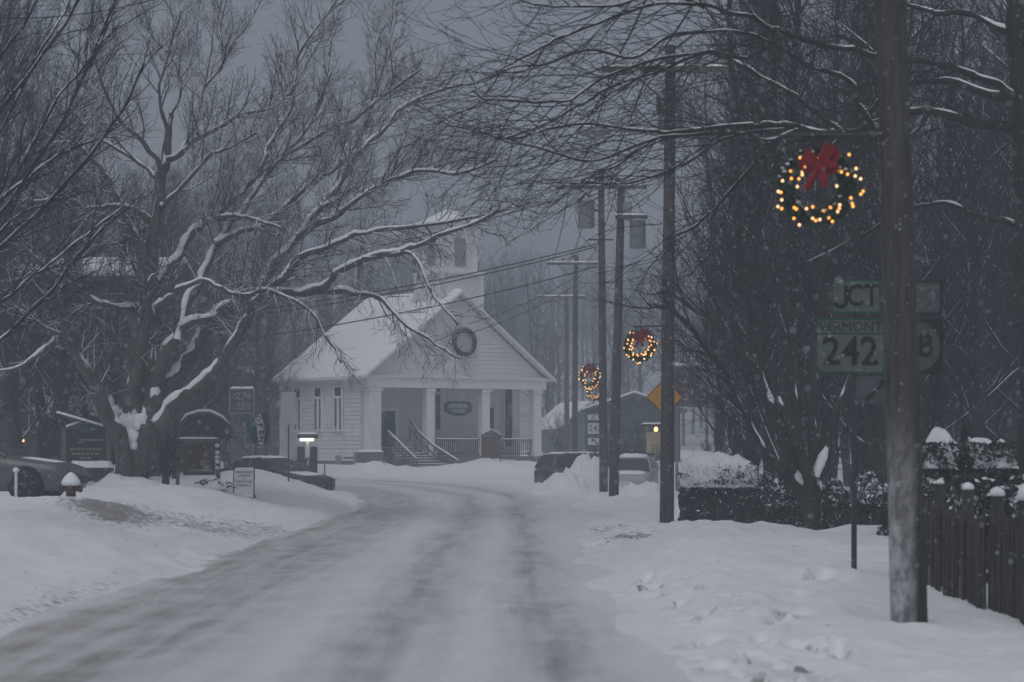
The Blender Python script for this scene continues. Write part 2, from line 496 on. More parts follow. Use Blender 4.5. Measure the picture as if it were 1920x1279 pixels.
def ground_mat():
    m, nt, b = new_mat('snow_ground')
    tc = N(nt, 'ShaderNodeTexCoord')
    n1 = N(nt, 'ShaderNodeTexNoise'); n1.inputs['Scale'].default_value = 1.3; n1.inputs['Detail'].default_value = 6
    n2 = N(nt, 'ShaderNodeTexNoise'); n2.inputs['Scale'].default_value = 9; n2.inputs['Detail'].default_value = 5
    n3 = N(nt, 'ShaderNodeTexNoise'); n3.inputs['Scale'].default_value = 40; n3.inputs['Detail'].default_value = 3
    for n in (n1, n2, n3):
        nt.links.new(tc.outputs['Object'], n.inputs['Vector'])
    mx = N(nt, 'ShaderNodeMix', data_type='RGBA')
    mx.inputs['A'].default_value = (.72, .745, .80, 1); mx.inputs['B'].default_value = (.83, .845, .88, 1)
    nt.links.new(n1.outputs['Fac'], mx.inputs['Factor'])
    at = N(nt, 'ShaderNodeAttribute'); at.attribute_name = 'dirt_prints'
    ad = N(nt, 'ShaderNodeMath', operation='MULTIPLY_ADD'); ad.inputs[1].default_value = 1.5
    sb = N(nt, 'ShaderNodeMath', operation='SUBTRACT'); sb.inputs[1].default_value = .5
    ns_ = N(nt, 'ShaderNodeMath', operation='MULTIPLY_ADD'); ns_.inputs[1].default_value = 2.2; ns_.inputs[2].default_value = -.6
    nt.links.new(n2.outputs['Fac'], ns_.inputs[0]); nt.links.new(ns_.outputs[0], sb.inputs[0])
    nt.links.new(at.outputs['Fac'], ad.inputs[0]); nt.links.new(sb.outputs[0], ad.inputs[2])
    mr = N(nt, 'ShaderNodeMapRange'); mr.inputs[1].default_value = .30; mr.inputs[2].default_value = .72; mr.inputs[4].default_value = .8
    nt.links.new(ad.outputs[0], mr.inputs[0])
    m2 = N(nt, 'ShaderNodeMix', data_type='RGBA'); m2.inputs['B'].default_value = (.14, .127, .118, 1)
    nt.links.new(mr.outputs[0], m2.inputs['Factor']); nt.links.new(mx.outputs['Result'], m2.inputs['A'])
    nt.links.new(m2.outputs['Result'], b.inputs['Base Color'])
    b.inputs['Roughness'].default_value = .7; b.inputs['Specular IOR Level'].default_value = .2
    bp = N(nt, 'ShaderNodeBump'); bp.inputs['Strength'].default_value = .35; bp.inputs['Distance'].default_value = .03
    mm = N(nt, 'ShaderNodeMath', operation='ADD'); nt.links.new(n2.outputs['Fac'], mm.inputs[0]); nt.links.new(n3.outputs['Fac'], mm.inputs[1])
    nt.links.new(mm.outputs[0], bp.inputs['Height']); nt.links.new(bp.outputs['Normal'], b.inputs['Normal'])
    return m


# loose snow clods thrown up by the plough
ground = np_mesh('ground', V, Q, ground_mat())
tag(ground, kind='structure')
dirt_prints = np.zeros(GX.shape)
for mx, my, sx, sy, a in [(-7.5, 41.5, .75, 1.8, .62), (-6.9, 39.5, .6, 1.2, .45), (-5.7, 42.5, 1.2, 2.2, .38), (-5.0, 46, .8, 2, .3), (2.3, 40.5, .7, 1.9, .5), (3.1, 42.0, .6, 1.0, .5),
                          (1.9, 47, .6, 3, .3), (2.0, 60, .8, 4, .28), (-4.9, 24, .35, 4, .25)]:
    dirt_prints += a * np.exp(-((GX - mx) / sx) ** 2 - ((GY - my) / sy) ** 2)
for fx, fy, wx, wy, dp, a in FEET:
    dirt_prints += .45 * np.exp(-(((GX - fx) / wx) ** 2 + ((GY - fy) / wy) ** 2)) * (dp / .15)  # footprints are darkened through the same mask as the dirt patches
at = ground.data.attributes.new('dirt_prints', 'FLOAT', 'POINT'); at.data.foreach_set('value', dirt_prints.ravel().astype(np.float32))

# road sheet
nu = 90
tang = np.gradient(ROAD, axis=0); tang /= np.linalg.norm(tang, axis=1, keepdims=True)
RD = catmull(ROAD, 8); RW = np.interp(np.linspace(0, 1, len(RD)), np.linspace(0, 1, len(ROAD)), ROADW)
tang = np.gradient(RD, axis=0); tang /= np.linalg.norm(tang, axis=1, keepdims=True)
nrm = np.stack([tang[:, 1], -tang[:, 0]], -1)
us = np.linspace(-1, 1, nu)
RX = RD[:, 0:1] + nrm[:, 0:1] * us * (RW[:, None] + .5); RY = RD[:, 1:2] + nrm[:, 1:2] * us * (RW[:, None] + .5)
U = us[None] * (RW[:, None] + .5) * 3.25 / RW[:, None]
VL = np.concatenate([[0], np.cumsum(np.linalg.norm(np.diff(RD, axis=0), axis=1))])[:, None] + 0 * U
RZ = z0(RY) + .004 - .018 * np.exp(-((U - 1.55) / .3) ** 2) - .018 * np.exp(-((U - .2) / .3) ** 2) - .02 * np.exp(-((U + 2.2) / .5) ** 2) + .035 * vnoise(RX * 1.8, RY * .35, 31) + .02 * vnoise(RX * 5, RY * 1.1, 32)
n_, m_ = RX.shape
idr = np.arange(n_ * m_).reshape(n_, m_)
QR = np.stack([idr[:-1, :-1], idr[:-1, 1:], idr[1:, 1:], idr[1:, :-1]], -1).reshape(-1, 4)


def road_mat():
    m, nt, b = new_mat('packed_snow_road')
    uv = N(nt, 'ShaderNodeUVMap'); uv.uv_map = 'lane'
    sp = N(nt, 'ShaderNodeSeparateXYZ'); nt.links.new(uv.outputs['UV'], sp.inputs[0])

    def noise(scale, sx, sy, det=5):
        mp = N(nt, 'ShaderNodeMapping'); mp.inputs['Scale'].default_value = (sx, sy, 1)
        nt.links.new(uv.outputs['UV'], mp.inputs['Vector'])
        n = N(nt, 'ShaderNodeTexNoise'); n.inputs['Scale'].default_value = scale; n.inputs['Detail'].default_value = det
        nt.links.new(mp.outputs['Vector'], n.inputs['Vector'])
        return n.outputs['Fac']
    w = noise(1.0, .6, .09)
    wa = N(nt, 'ShaderNodeMath', operation='MULTIPLY_ADD'); wa.inputs[1].default_value = 1.1; wa.inputs[2].default_value = -.55
    nt.links.new(w, wa.inputs[0])
    w2 = noise(1.0, 2.5, .6)
    wb = N(nt, 'ShaderNodeMath', operation='MULTIPLY_ADD'); wb.inputs[1].default_value = .5; wb.inputs[2].default_value = -.25
    nt.links.new(w2, wb.inputs[0])
    u1 = N(nt, 'ShaderNodeMath', operation='ADD'); nt.links.new(sp.outputs['X'], u1.inputs[0]); nt.links.new(wa.outputs[0], u1.inputs[1])
    u2 = N(nt, 'ShaderNodeMath', operation='ADD'); nt.links.new(u1.outputs[0], u2.inputs[0]); nt.links.new(wb.outputs[0], u2.inputs[1])
    mr = N(nt, 'ShaderNodeMapRange'); mr.inputs[1].default_value = -3.75; mr.inputs[2].default_value = 3.75
    nt.links.new(u2.outputs[0], mr.inputs[0])
    cr = N(nt, 'ShaderNodeValToRGB'); e = cr.color_ramp
    stops = [(-3.75, .05), (-3.3, .35), (-3.0, .85), (-2.7, .6), (-2.2, .8), (-1.6, .65), (-1.15, .35), (-.6, .15), (-.15, .5), (.2, .78), (.55, .4), (.95, .15), (1.3, .5), (1.55, .82), (1.85, .45), (2.3, .12), (3.75, .08)]
    while len(e.elements) < len(stops): e.elements.new(.5)
    for el, (u, v) in zip(e.elements, stops):
        el.position = (u + 3.75) / 7.5; el.color = (v, v, v, 1)
    nt.links.new(mr.outputs[0], cr.inputs['Fac'])
    st = noise(1.0, 5, .22, 7); st2 = noise(1.0, 1.6, .9, 6)
    a = N(nt, 'ShaderNodeMath', operation='MULTIPLY'); nt.links.new(st, a.inputs[0]); nt.links.new(st2, a.inputs[1])
    k = N(nt, 'ShaderNodeMapRange'); k.inputs[1].default_value = .12; k.inputs[2].default_value = .40; k.inputs[3].default_value = .45; k.inputs[4].default_value = 1.2
    nt.links.new(a.outputs[0], k.inputs[0])
    dm = N(nt, 'ShaderNodeMath', operation='MULTIPLY', use_clamp=True); nt.links.new(cr.outputs['Color'], dm.inputs[0]); nt.links.new(k.outputs[0], dm.inputs[1])
    # brown sanded strip on the left
    br = N(nt, 'ShaderNodeMapRange'); br.inputs[1].default_value = -.9; br.inputs[2].default_value = -3.0
    nt.links.new(u2.outputs[0], br.inputs[0])
    dc = N(nt, 'ShaderNodeMix', data_type='RGBA'); dc.inputs['A'].default_value = (.26, .275, .30, 1); dc.inputs['B'].default_value = (.265, .248, .218, 1)
    nt.links.new(br.outputs[0], dc.inputs['Factor'])
    mx = N(nt, 'ShaderNodeMix', data_type='RGBA'); mx.inputs['A'].default_value = (.755, .78, .82, 1)
    nt.links.new(dm.outputs[0], mx.inputs['Factor']); nt.links.new(dc.outputs['Result'], mx.inputs['B'])
    gr = noise(1.0, 16, 5, 4)
    g1 = N(nt, 'ShaderNodeMapRange'); g1.inputs[1].default_value = .55; g1.inputs[2].default_value = .78; g1.inputs[4].default_value = .55
    nt.links.new(gr, g1.inputs[0])
    g2 = N(nt, 'ShaderNodeMath', operation='MULTIPLY'); nt.links.new(g1.outputs[0], g2.inputs[0]); nt.links.new(cr.outputs['Color'], g2.inputs[1])
    mg = N(nt, 'ShaderNodeMix', data_type='RGBA'); mg.inputs['B'].default_value = (.17, .165, .16, 1)
    nt.links.new(g2.outputs[0], mg.inputs['Factor']); nt.links.new(mx.outputs['Result'], mg.inputs['A'])
    nt.links.new(mg.outputs['Result'], b.inputs['Base Color'])
    b.inputs['Roughness'].default_value = .55; b.inputs['Specular IOR Level'].default_value = .35
    fn = noise(1.0, 9, 4, 6)
    bp = N(nt, 'ShaderNodeBump'); bp.inputs['Strength'].default_value = .4; bp.inputs['Distance'].default_value = .02
    nt.links.new(fn, bp.inputs['Height']); nt.links.new(bp.outputs['Normal'], b.inputs['Normal'])
    return m


road = np_mesh('road', np.stack([RX, RY, RZ], -1).reshape(-1, 3), QR, road_mat())
tag(road, kind='structure')
uvl = road.data.uv_layers.new(name='lane')
uvd = np.stack([U.ravel(), VL.ravel()], -1)[QR.ravel()]
uvl.data.foreach_set('uv', uvd.astype(np.float32).ravel())


# ------------------------------------------------------------------ bare trees
class Tree:
    def __init__(s, seed):
        s.r = random.Random(seed); s.br = []

    def limb(s, pts, rad, level=0):
        """pts world/local polyline with radii; resampled smoothly"""
        pts = np.asarray(pts, float); rad = np.asarray(rad, float)
        q = catmull(np.column_stack([pts, rad]), 5)
        # knots and kinks along the limb
        n = len(q); ph = s.r.random() * 90; tt = np.arange(n)
        fade = np.minimum(1, np.minimum(tt, n - 1 - tt) / 3.0)
        amp = (np.minimum(q[:, 3] * .55, .035) + .008) * fade
        for ax in range(3):
            q[:, ax] += amp * 2.2 * vnoise(tt * .55 + ph, tt * 0 + 7 * ax, 51)
        q[:, 3] *= 1 + .38 * vnoise(tt * .8 + ph, tt * 0 + 31, 52) + .22 * vnoise(tt * 1.9 + ph, tt * 0 + 3, 53)
        s.br.append((q[:, :3].copy(), np.maximum(q[:, 3], .003), level))
        return q[:, :3], np.maximum(q[:, 3], .003)

    def grow(s, pts, rad, level, cfg):
        """children of one branch, recursively. cfg[level] = dict"""
        if level >= len(cfg): return
        c = cfg[level]; r = s.r
        seg = np.linalg.norm(np.diff(pts, axis=0), axis=1); L = seg.sum()
        cum = np.concatenate([[0], np.cumsum(seg)])
        n = int(L / c['gap'] + r.random())
        for i in range(n):
            t = c['t0'] + (1 - c['t0']) * (i + r.random()) / max(1, n)
            dist = t * L
            j = min(len(seg) - 1, int(np.searchsorted(cum, dist) - 1)); j = max(j, 0)
            f = (dist - cum[j]) / max(seg[j], 1e-6)
            p = pts[j] * (1 - f) + pts[j + 1] * f
            pr = rad[j] * (1 - f) + rad[j + 1] * f
            d = pts[j + 1] - pts[j]; d = d / (np.linalg.norm(d) + 1e-9)
            # random perpendicular
            a = np.array([r.gauss(0, 1), r.gauss(0, 1), r.gauss(0, 1) + c.get('upside', 0)]); a -= d * (a @ d); a /= np.linalg.norm(a) + 1e-9
            th = R(c['ang'] + r.uniform(-15, 15))
            dr = d * math.cos(th) + a * math.sin(th)
            ln = min(c['len'] * r.uniform(.45, 1.25) * (1.1 - .5 * t), c.get('rel', 9) * L)
            np_ = c['n']; q = np.empty((np_, 3)); q[0] = p; st = ln / (np_ - 1)
            trop = np.array(c.get('trop', (0, 0, 0)))
            for k in range(1, np_):
                dr = dr + trop * (st / max(ln, .01)) + np.array([r.gauss(0, 1), r.gauss(0, 1), r.gauss(0, 1)]) * c['wob']
                dr /= np.linalg.norm(dr) + 1e-9
                q[k] = q[k - 1] + dr * st
            r0 = min(pr * .62, c['rad'] * r.uniform(.8, 1.2)); r0 = max(r0, c['rmin'])
            rr = np.linspace(r0, max(c['rmin'] * .7, r0 * .35), np_)
            s.br.append((q, rr, level + 1))
            s.grow(q, rr, level + 1, cfg)

    def _bucket(s, brs):
        b = {}
        for q, rr, lv in brs:
            k = 10 if lv == 0 else (5 if lv == 1 else 3)
            b.setdefault((len(q), k), []).append((q, rr))
        Vs, Qs, o = [], [], 0
        for (n, k), l in b.items():
            v, qd = tube_arrays(np.array([x[0] for x in l]), np.array([x[1] for x in l]), k)
            Vs.append(v); Qs.append(qd + o); o += len(v)
        return np.vstack(Vs), np.vstack(Qs)

    def build(s, parent, bark, twig, snow=None, snow_min=.012, org=(0, 0, 0), patch=.5, lean=(0, -.06, 1.0), amount=1.0, cut=.25, zmax=99):
        org = np.asarray(org, float)
        brs = [(q - org, rr, lv) for q, rr, lv in s.br]
        v, qd = s._bucket([x for x in brs if x[2] == 0]); np_mesh('trunk', v, qd, bark, parent)
        tw = [x for x in brs if x[2] > 0]
        if tw:
            v, qd = s._bucket(tw); np_mesh('crown', v, qd, twig, parent)
        if snow is not None:
            sn = []
            up = np.array(lean, float)
            for q, rr, lv in brs:
                if rr[0] < snow_min: continue
                d = q[-1] - q[0]; L = np.linalg.norm(d)
                if L < .05: continue
                t = np.gradient(q, axis=0); t /= np.linalg.norm(t, axis=1, keepdims=True) + 1e-9
                o = up[None] - t * (t @ up)[:, None]
                m = np.linalg.norm(o, axis=1)
                o /= m[:, None] + 1e-9
                ph = s.r.random() * 50
                cum = np.concatenate([[0], np.cumsum(np.linalg.norm(np.diff(q, axis=0), axis=1))])
                keepz = np.clip((zmax - q[:, 2]) / 1.0, 0, 1)
                nz = vnoise(cum * 2.2 + ph, cum * 0 + ph, 3) + .6 * vnoise(cum * 7 + ph, cum * 0 + 5, 4)
                keep = np.clip((m - cut) * 2.2, 0, 1.15) * (1 - patch * .6 + patch * 1.6 * nz) * keepz
                sr = rr * np.clip(.36 + .54 * keep * amount, .05, .95)
                sr[-1] *= .4
                sn.append((q + o * (rr * .58)[:, None] + np.array([0, 0, .002]), sr, 1 if lv < 2 else 2))
            if sn:
                v, qd = s._bucket(sn); np_mesh('snow', v, qd, snow, parent)


def pxl(tree, lst, d0, d1, cfg, scale=None, rs=1.0):
    """limb from photo pixels (x, y, radius px), depth from d0 to d1"""
    n = len(lst); ds = np.linspace(d0, d1, n)
    pts = [P(x, y, d) for (x, y, r), d in zip(lst, ds)]
    rad = [r * rs / F * d for (x, y, r), d in zip(lst, ds)]
    q, rr = tree.limb(pts, rad)
    if cfg: tree.grow(q, rr, 0, cfg)


def lim(*p):
    """(x,y) points with first and last radius -> linear radii"""
    *pts, r0, r1 = p
    n = len(pts)
    return [(x, y, r0 + (r1 - r0) * (i / (n - 1)) ** .62) for i, (x, y) in enumerate(pts)]


# --- the big snow-lined maple on the left
BT = Tree(3)
UPW = [dict(gap=.26, t0=.2, ang=42, len=1.85, n=6, wob=.13, rad=.022, rmin=.008, trop=(0, 0, .55), upside=.5),
       dict(gap=.155, t0=.12, ang=40, len=.78, n=5, wob=.16, rad=.010, rmin=.006, trop=(0, 0, .35), upside=.2),
       dict(gap=.12, t0=.12, ang=42, len=.36, n=4, wob=.18, rad=.007, rmin=.006, trop=(0, 0, .2))]
DRP = [dict(gap=.30, t0=.3, ang=48, len=1.2, n=6, wob=.16, rad=.016, rmin=.007, trop=(.2, 0, -.45), upside=-.4),
       dict(gap=.26, t0=.12, ang=42, len=.7, n=5, wob=.16, rad=.010, rmin=.006, trop=(.1, 0, -.5)),
       dict(gap=.17, t0=.12, ang=42, len=.36, n=4, wob=.2, rad=.006, rmin=.005, trop=(0, 0, -.1))]
SIDE = [dict(gap=.26, t0=.25, ang=45, len=1.4, n=6, wob=.15, rad=.02, rmin=.008, trop=(0, 0, .1)),
        dict(gap=.17, t0=.12, ang=42, len=.72, n=5, wob=.16, rad=.010, rmin=.006, trop=(0, 0, 0)),
        dict(gap=.12, t0=.12, ang=42, len=.36, n=4, wob=.18, rad=.0065, rmin=.0055)]
D = 58
# trunk and leader
pxl(BT, [(222, 950, 40), (233, 915, 32), (250, 870, 32), (273, 815, 34), (290, 760, 26), (292, 700, 20), (288, 600, 16), (285, 500, 14), (291, 420, 12.5), (300, 345, 11), (310, 295, 9), (318, 250, 6), (322, 215, 4)], D, D, None)
pxl(BT, lim((236, 905), (236, 870), (226, 830), (205, 780), (165, 700), (130, 640), (108, 580), (80, 520), (50, 470), (15, 415), (-30, 350), 24, 3), D, D - 3, SIDE)
pxl(BT, lim((252, 850), (246, 790), (249, 730), (260, 650), (268, 600), (273, 545), (262, 470), (240, 410), (205, 345), (187, 316), (137, 263), (108, 248), 27, 2.5), D, D - 1, SIDE)
pxl(BT, lim((126, 633), (100, 626), (65, 605), (35, 580), (10, 560), 7, 3), D - 1.3, D - 2, SIDE)
pxl(BT, lim((112, 632), (98, 642), (60, 672), (25, 694), (-15, 697), 5, 4), D - 1.3, D - 4, SIDE[1:])
pxl(BT, lim((268, 580), (225, 577), (198, 572), (155, 548), (110, 520), (70, 490), (35, 455), 9, 3), D, D - 3, SIDE)
pxl(BT, lim((262, 590), (275, 562), (290, 540), (286, 515), (278, 530), 5, 3), D - .6, D - .8, None)
pxl(BT, lim((262, 590), (272, 560), (270, 520), 4, 2), D - .6, D - .8, SIDE[1:])
# right limbs
pxl(BT, lim((285, 790), (305, 735), (333, 700), (363, 657), (390, 613), (433, 577), (460, 560), (483, 543), (520, 490), (560, 443), (601, 388), (637, 345), (673, 288), (716, 248), (745, 212), (796, 180), (868, 158), 22, 2), D, D + 2, UPW)
pxl(BT, lim((293, 700), (320, 645), (353, 610), (400, 593), (430, 567), (470, 545), 12, 7), D - .3, D - .6, SIDE)
pxl(BT, lim((335, 640), (353, 560), (377, 527), (400, 470), (433, 417), (462, 385), (500, 330), (560, 260), (590, 215), (612, 150), (618, 100), 13, 2), D - .4, D + 3, UPW)
pxl(BT, lim((300, 800), (330, 755), (367, 727), (407, 690), (440, 643), (467, 593), (482, 562), (530, 520), (570, 480), (640, 452), (690, 434), (796, 424), (903, 406), (993, 381), 17, 2), D - .5, D - 3, SIDE)
pxl(BT, lim((475, 560), (505, 545), (560, 549), (610, 533), (631, 511), (703, 477), (762, 469), (812, 448), (880, 422), (935, 395), 10, 3), D - .8, D - 5, DRP)
pxl(BT, lim((555, 548), (610, 545), (677, 549), (720, 566), (753, 600), (795, 629), (838, 659), (862, 672), 7, 2.5), D - 1.5, D - 5, DRP)
pxl(BT, lim((680, 485), (740, 478), (774, 480), (804, 536), (830, 575), (859, 608), 5, 2.5), D - 3, D - 5, DRP)
pxl(BT, lim((293, 577), (320, 560), (340, 540), (377, 527), (410, 540), (447, 553), (500, 545), (545, 560), (585, 590), (620, 640), (640, 680), 7, 2.5), D - .6, D - 3, DRP)
pxl(BT, lim((295, 530), (333, 487), (350, 447), (377, 423), (406, 406), (453, 363), (489, 324), (554, 284), (612, 245), (660, 225), (720, 180), (790, 130), 11, 2.5), D, D + 3, UPW)
pxl(BT, lim((486, 326), (498, 290), (511, 259), (547, 205), (552, 150), (561, 101), (604, 36), (640, -10), 6, 2), D + 1.2, D + 2, UPW)
pxl(BT, lim((407, 408), (440, 408), (468, 410), (500, 418), (530, 430), 6, 3), D + .6, D - 1, SIDE)
pxl(BT, lim((403, 457), (450, 435), (504, 414), (550, 374), (590, 342), (633, 313), (666, 273), (690, 220), (709, 155), (725, 90), (745, 20), 8, 2), D + .4, D + 4, UPW)
pxl(BT, lim((560, 445), (600, 420), (640, 400), (690, 360), (740, 335), (800, 318), (860, 325), (930, 300), 7, 2.5), D + .8, D - 3, UPW)
pxl(BT, lim((600, 390), (640, 370), (680, 345), (700, 335), (760, 330), (830, 310), (900, 290), 6, 2), D + 1, D + 4, UPW)
# leader crown
pxl(BT, lim((300, 335), (299, 309), (266, 266), (234, 237), (212, 201), (190, 150), (170, 90), 7, 2), D, D - 2, UPW)
pxl(BT, lim((296, 335), (266, 309), (209, 273), (170, 245), (130, 200), 6, 2), D, D + 2, UPW)
pxl(BT, lim((320, 215), (338, 180), (330, 120), (290, 75), (270, 20), 4, 1.5), D, D + 1, UPW)
pxl(BT, lim((318, 260), (305, 210), (300, 160), (320, 90), (340, 20), 5, 1.5), D, D - 1, UPW)
pxl(BT, lim((312, 300), (335, 291), (363, 266), (403, 245), (450, 216), (504, 205), (550, 170), 7, 2), D, D - 2, UPW)
pxl(BT, lim((338, 289), (350, 265), (374, 209), (381, 165), (410, 133), (417, 86), (403, 22), (395, -20), 6, 2), D, D + 2, UPW)
pxl(BT, lim((412, 125), (440, 75), (464, 47), (490, 0), 3, 1.5), D + 1, D + 2, UPW[1:])
pxl(BT, lim((300, 385), (313, 381), (342, 349), (396, 291), (432, 277), (480, 250), 6, 2), D, D - 2, UPW)
pxl(BT, lim((288, 418), (252, 396), (216, 388), (191, 388), (165, 394), (137, 378), (94, 374), (50, 380), 7, 2.5), D, D - 3, SIDE)
pxl(BT, lim((268, 480), (245, 430), (225, 400), (200, 380), 5, 2.5), D, D + 2, SIDE)
pxl(BT, lim((272, 560), (262, 520), (240, 480), (228, 450), 4, 2), D, D - 1, SIDE)
bt = thing('tree', 'large spreading bare tree by the dark car, several thick snow-lined limbs from one leaning trunk', 'tree', P(238, 930, D))
BT.build(bt, M['bark2'], M['twig'], M['lump'], .0058, P(238, 930, D), patch=.7, lean=(0, -.42, 1), cut=.40, amount=1.15)
# snow packed into the crotch, plastered up the steep limb and drifted at the foot
o3 = P(238, 930, D)
rc = random.Random(6)
V_, Q_, o_ = [], [], 0
for (x, y, w_, h_, dy) in [(246, 795, 15, 20, -.36), (234, 812, 11, 13, -.36), (240, 826, 12, 13, -.40), (252, 818, 13, 14, -.42), (228, 800, 9, 12, -.3), (263, 800, 10, 11, -.40), (256, 834, 8, 10, -.42), (243, 840, 8, 12, -.42), (272, 788, 7, 9, -.38), (236, 790, 9, 14, -.3),
                           (247, 765, 15, 26, -.22), (249, 730, 14, 30, -.18), (254, 695, 13, 28, -.15), (259, 662, 11, 26, -.12), (263, 632, 9, 22, -.10), (218, 775, 11, 13, -.2), (208, 757, 9, 13, -.18)]:
    c_ = P(x, y, D) + np.array([0, dy, 0]) - o3; nu_, nv_ = 14, 9
    for j in range(nv_):
        for i in range(nu_):
            a = i / nu_ * 6.283; f = (j / (nv_ - 1) - .5) * 3.14
            k_ = 1 + .55 * float(vnoise(math.cos(a) * 2.2 + x, f * 2.4 + math.sin(a) * 2.2 + y, 3)) + .3 * float(vnoise(math.cos(a) * 6 + x, f * 6 + math.sin(a) * 6, 4))
            V_.append((c_[0] + w_ / F * D * k_ * math.cos(a) * math.cos(f), c_[1] + .13 * k_ * math.sin(a) * math.cos(f), c_[2] + h_ / F * D * k_ * math.sin(f)))
    for j in range(nv_ - 1):
        for i in range(nu_):
            Q_.append((o_ + j * nu_ + i, o_ + j * nu_ + (i + 1) % nu_, o_ + (j + 1) * nu_ + (i + 1) % nu_, o_ + (j + 1) * nu_ + i))
    o_ += nu_ * nv_
np_mesh('packed_snow', np.array(V_), np.array(Q_), M['lump'], bt)

# --- tree beyond the left edge of the picture whose twigs sweep in
NT = Tree(5)
SWP = [dict(gap=.30, t0=.2, ang=24, len=1.5, n=7, wob=.07, rad=.011, rmin=.006, trop=(.25, 0, .35)),
       dict(gap=.30, t0=.15, ang=28, len=.7, n=6, wob=.09, rad=.006, rmin=.0045, trop=(.2, 0, .25))]
dn = 35
for l in ([(-150, 560), (-40, 450), (20, 380), (90, 270), (150, 160), (190, 60), (230, -30), 5, 2.2], [(-150, 600), (0, 465), (100, 370), (180, 280), (235, 195), (270, 120), 5, 2],
          [(-150, 450), (-60, 300), (0, 210), (60, 130), (120, 50), (160, -30), 5, 2.2], [(-150, 560), (-40, 430), (20, 350), (100, 200), (170, 110), (215, 20), 4.5, 2],
          [(-150, 620), (0, 380), (60, 330), (110, 290), (200, 255), 4.5, 2], [(-120, 690), (0, 637), (50, 590), (100, 540), (150, 475), (200, 420), 4, 2],
          [(-120, 640), (0, 565), (60, 520), (100, 490), (162, 440), (235, 385), 4, 2], [(-150, 350), (-50, 200), (0, 110), (50, 40), (90, -40), 4, 2],
          [(-150, 520), (-50, 330), (10, 230), (80, 90), (130, 10), 4, 2], [(-150, 620), (-60, 520), (0, 440), (40, 400), (85, 385), 4, 2]):
    pxl(NT, lim(*l), dn + random.uniform(-2, 2), dn + random.uniform(-3, 3), SWP)
pxl(NT, [(-330, 1010, 45), (-290, 850, 40), (-250, 700, 34), (-180, 560, 20), (-150, 450, 10), (-150, 340, 6)], dn, dn, None)
nt_ = thing('tree', 'dark bare tree standing just past the left edge, thin branches sweeping up to the right', 'tree', P(-330, 1000, dn))
NT.build(nt_, M['bark_dark'], M['twig_dark'], M['lump'], .014, P(-330, 1000, dn), patch=.8)

# --- the tree at the right edge whose long boughs arch over the street
OT = Tree(9)
ARC = [dict(gap=.30, t0=.1, ang=34, len=2.3, n=10, wob=.12, rad=.010, rmin=.0055, trop=(-.7, 0, -.45)),
       dict(gap=.36, t0=.15, ang=32, len=1.15, n=8, wob=.13, rad=.006, rmin=.0045, trop=(-.35, 0, .1)),
       dict(gap=.42, t0=.2, ang=34, len=.5, n=5, wob=.14, rad=.0045, rmin=.0038, trop=(-.2, 0, .4))]
do = 32
pxl(OT, [(1950, 1010, 46), (1944, 800, 38), (1936, 500, 33), (1926, 200, 30), (1914, -60, 26), (1900, -300, 18)], do, do, None)
pxl(OT, lim((1915, 300), (1920, 262), (1850, 232), (1760, 217), (1705, 213), (1620, 240), (1560, 252), (1500, 240), (1440, 236), (1398, 234), (1276, 248), (1211, 248), (1120, 235), (1040, 240), (960, 262), 13, 1.6), do, do + 2, ARC)
pxl(OT, lim((1905, 190), (1850, 150), (1800, 135), (1740, 120), (1650, 105), (1600, 95), (1520, 80), (1470, 65), (1420, 35), (1380, 27), (1320, 12), (1250, 8), (1170, 25), (1090, 55), (1030, 80), (985, 105), (930, 135), 9, 1.6), do, do - 2, ARC)
pxl(OT, lim((1640, 238), (1612, 205), (1600, 166), (1581, 147), (1540, 134), (1487, 106), (1440, 80), (1380, 60), (1268, 65), (1189, 108), (1103, 95), (1024, 119), (966, 126), (916, 147), (880, 160), 6, 1.5), do + .5, do - 1, ARC)
pxl(OT, lim((1580, 250), (1540, 215), (1487, 175), (1441, 151), (1383, 119), (1344, 101), (1312, 101), (1240, 133), (1153, 158), (1081, 201), (988, 248), (930, 262), 6, 1.5), do + .6, do + 3, ARC)
pxl(OT, lim((1400, 110), (1320, 100), (1240, 111), (1132, 144), (1067, 187), (988, 190), (916, 187), (885, 170), 4, 1.5), do, do - 3, ARC)
pxl(OT, lim((1500, 243), (1440, 262), (1369, 250), (1240, 259), (1168, 284), (1096, 302), (1024, 280), (945, 266), 4.5, 1.5), do + 1, do - 2, ARC)
pxl(OT, lim((1480, 242), (1400, 250), (1347, 268), (1286, 306), (1230, 330), (1160, 345), (1090, 340), 4, 1.5), do + 1, do + 3, ARC)
pxl(OT, lim((1320, 12), (1240, -10), (1150, 10), (1060, 15), (1000, 8), (930, -15), 4, 1.5), do - 1, do - 3, ARC)
pxl(OT, lim((1900, 190), (1830, 165), (1760, 150), (1700, 160), (1650, 190), (1600, 240), (1530, 300), (1450, 360), 9, 2), do, do + 2, ARC)
pxl(OT, lim((1895, 60), (1820, 30), (1740, 20), (1660, 0), (1560, -20), 8, 2), do, do + 3, ARC)
pxl(OT, lim((1900, 420), (1830, 400), (1760, 380), (1690, 400), (1600, 450), (1500, 500), 7, 2), do, do + 3, ARC)
pxl(OT, lim((1560, 252), (1480, 268), (1420, 300), (1360, 370), (1310, 420), (1250, 450), 5, 2), do + 1, do + 3, ARC)
ot = thing('tree', 'tall dark tree behind the pickets, its long snowy boughs arching over the street', 'tree', P(1935, 1000, do))
OT.build(ot, M['bark_dark'], M['twig_dark'], M['lump'], .022, P(1935, 1000, do), patch=.9, amount=.9, lean=(0, 0, 1))

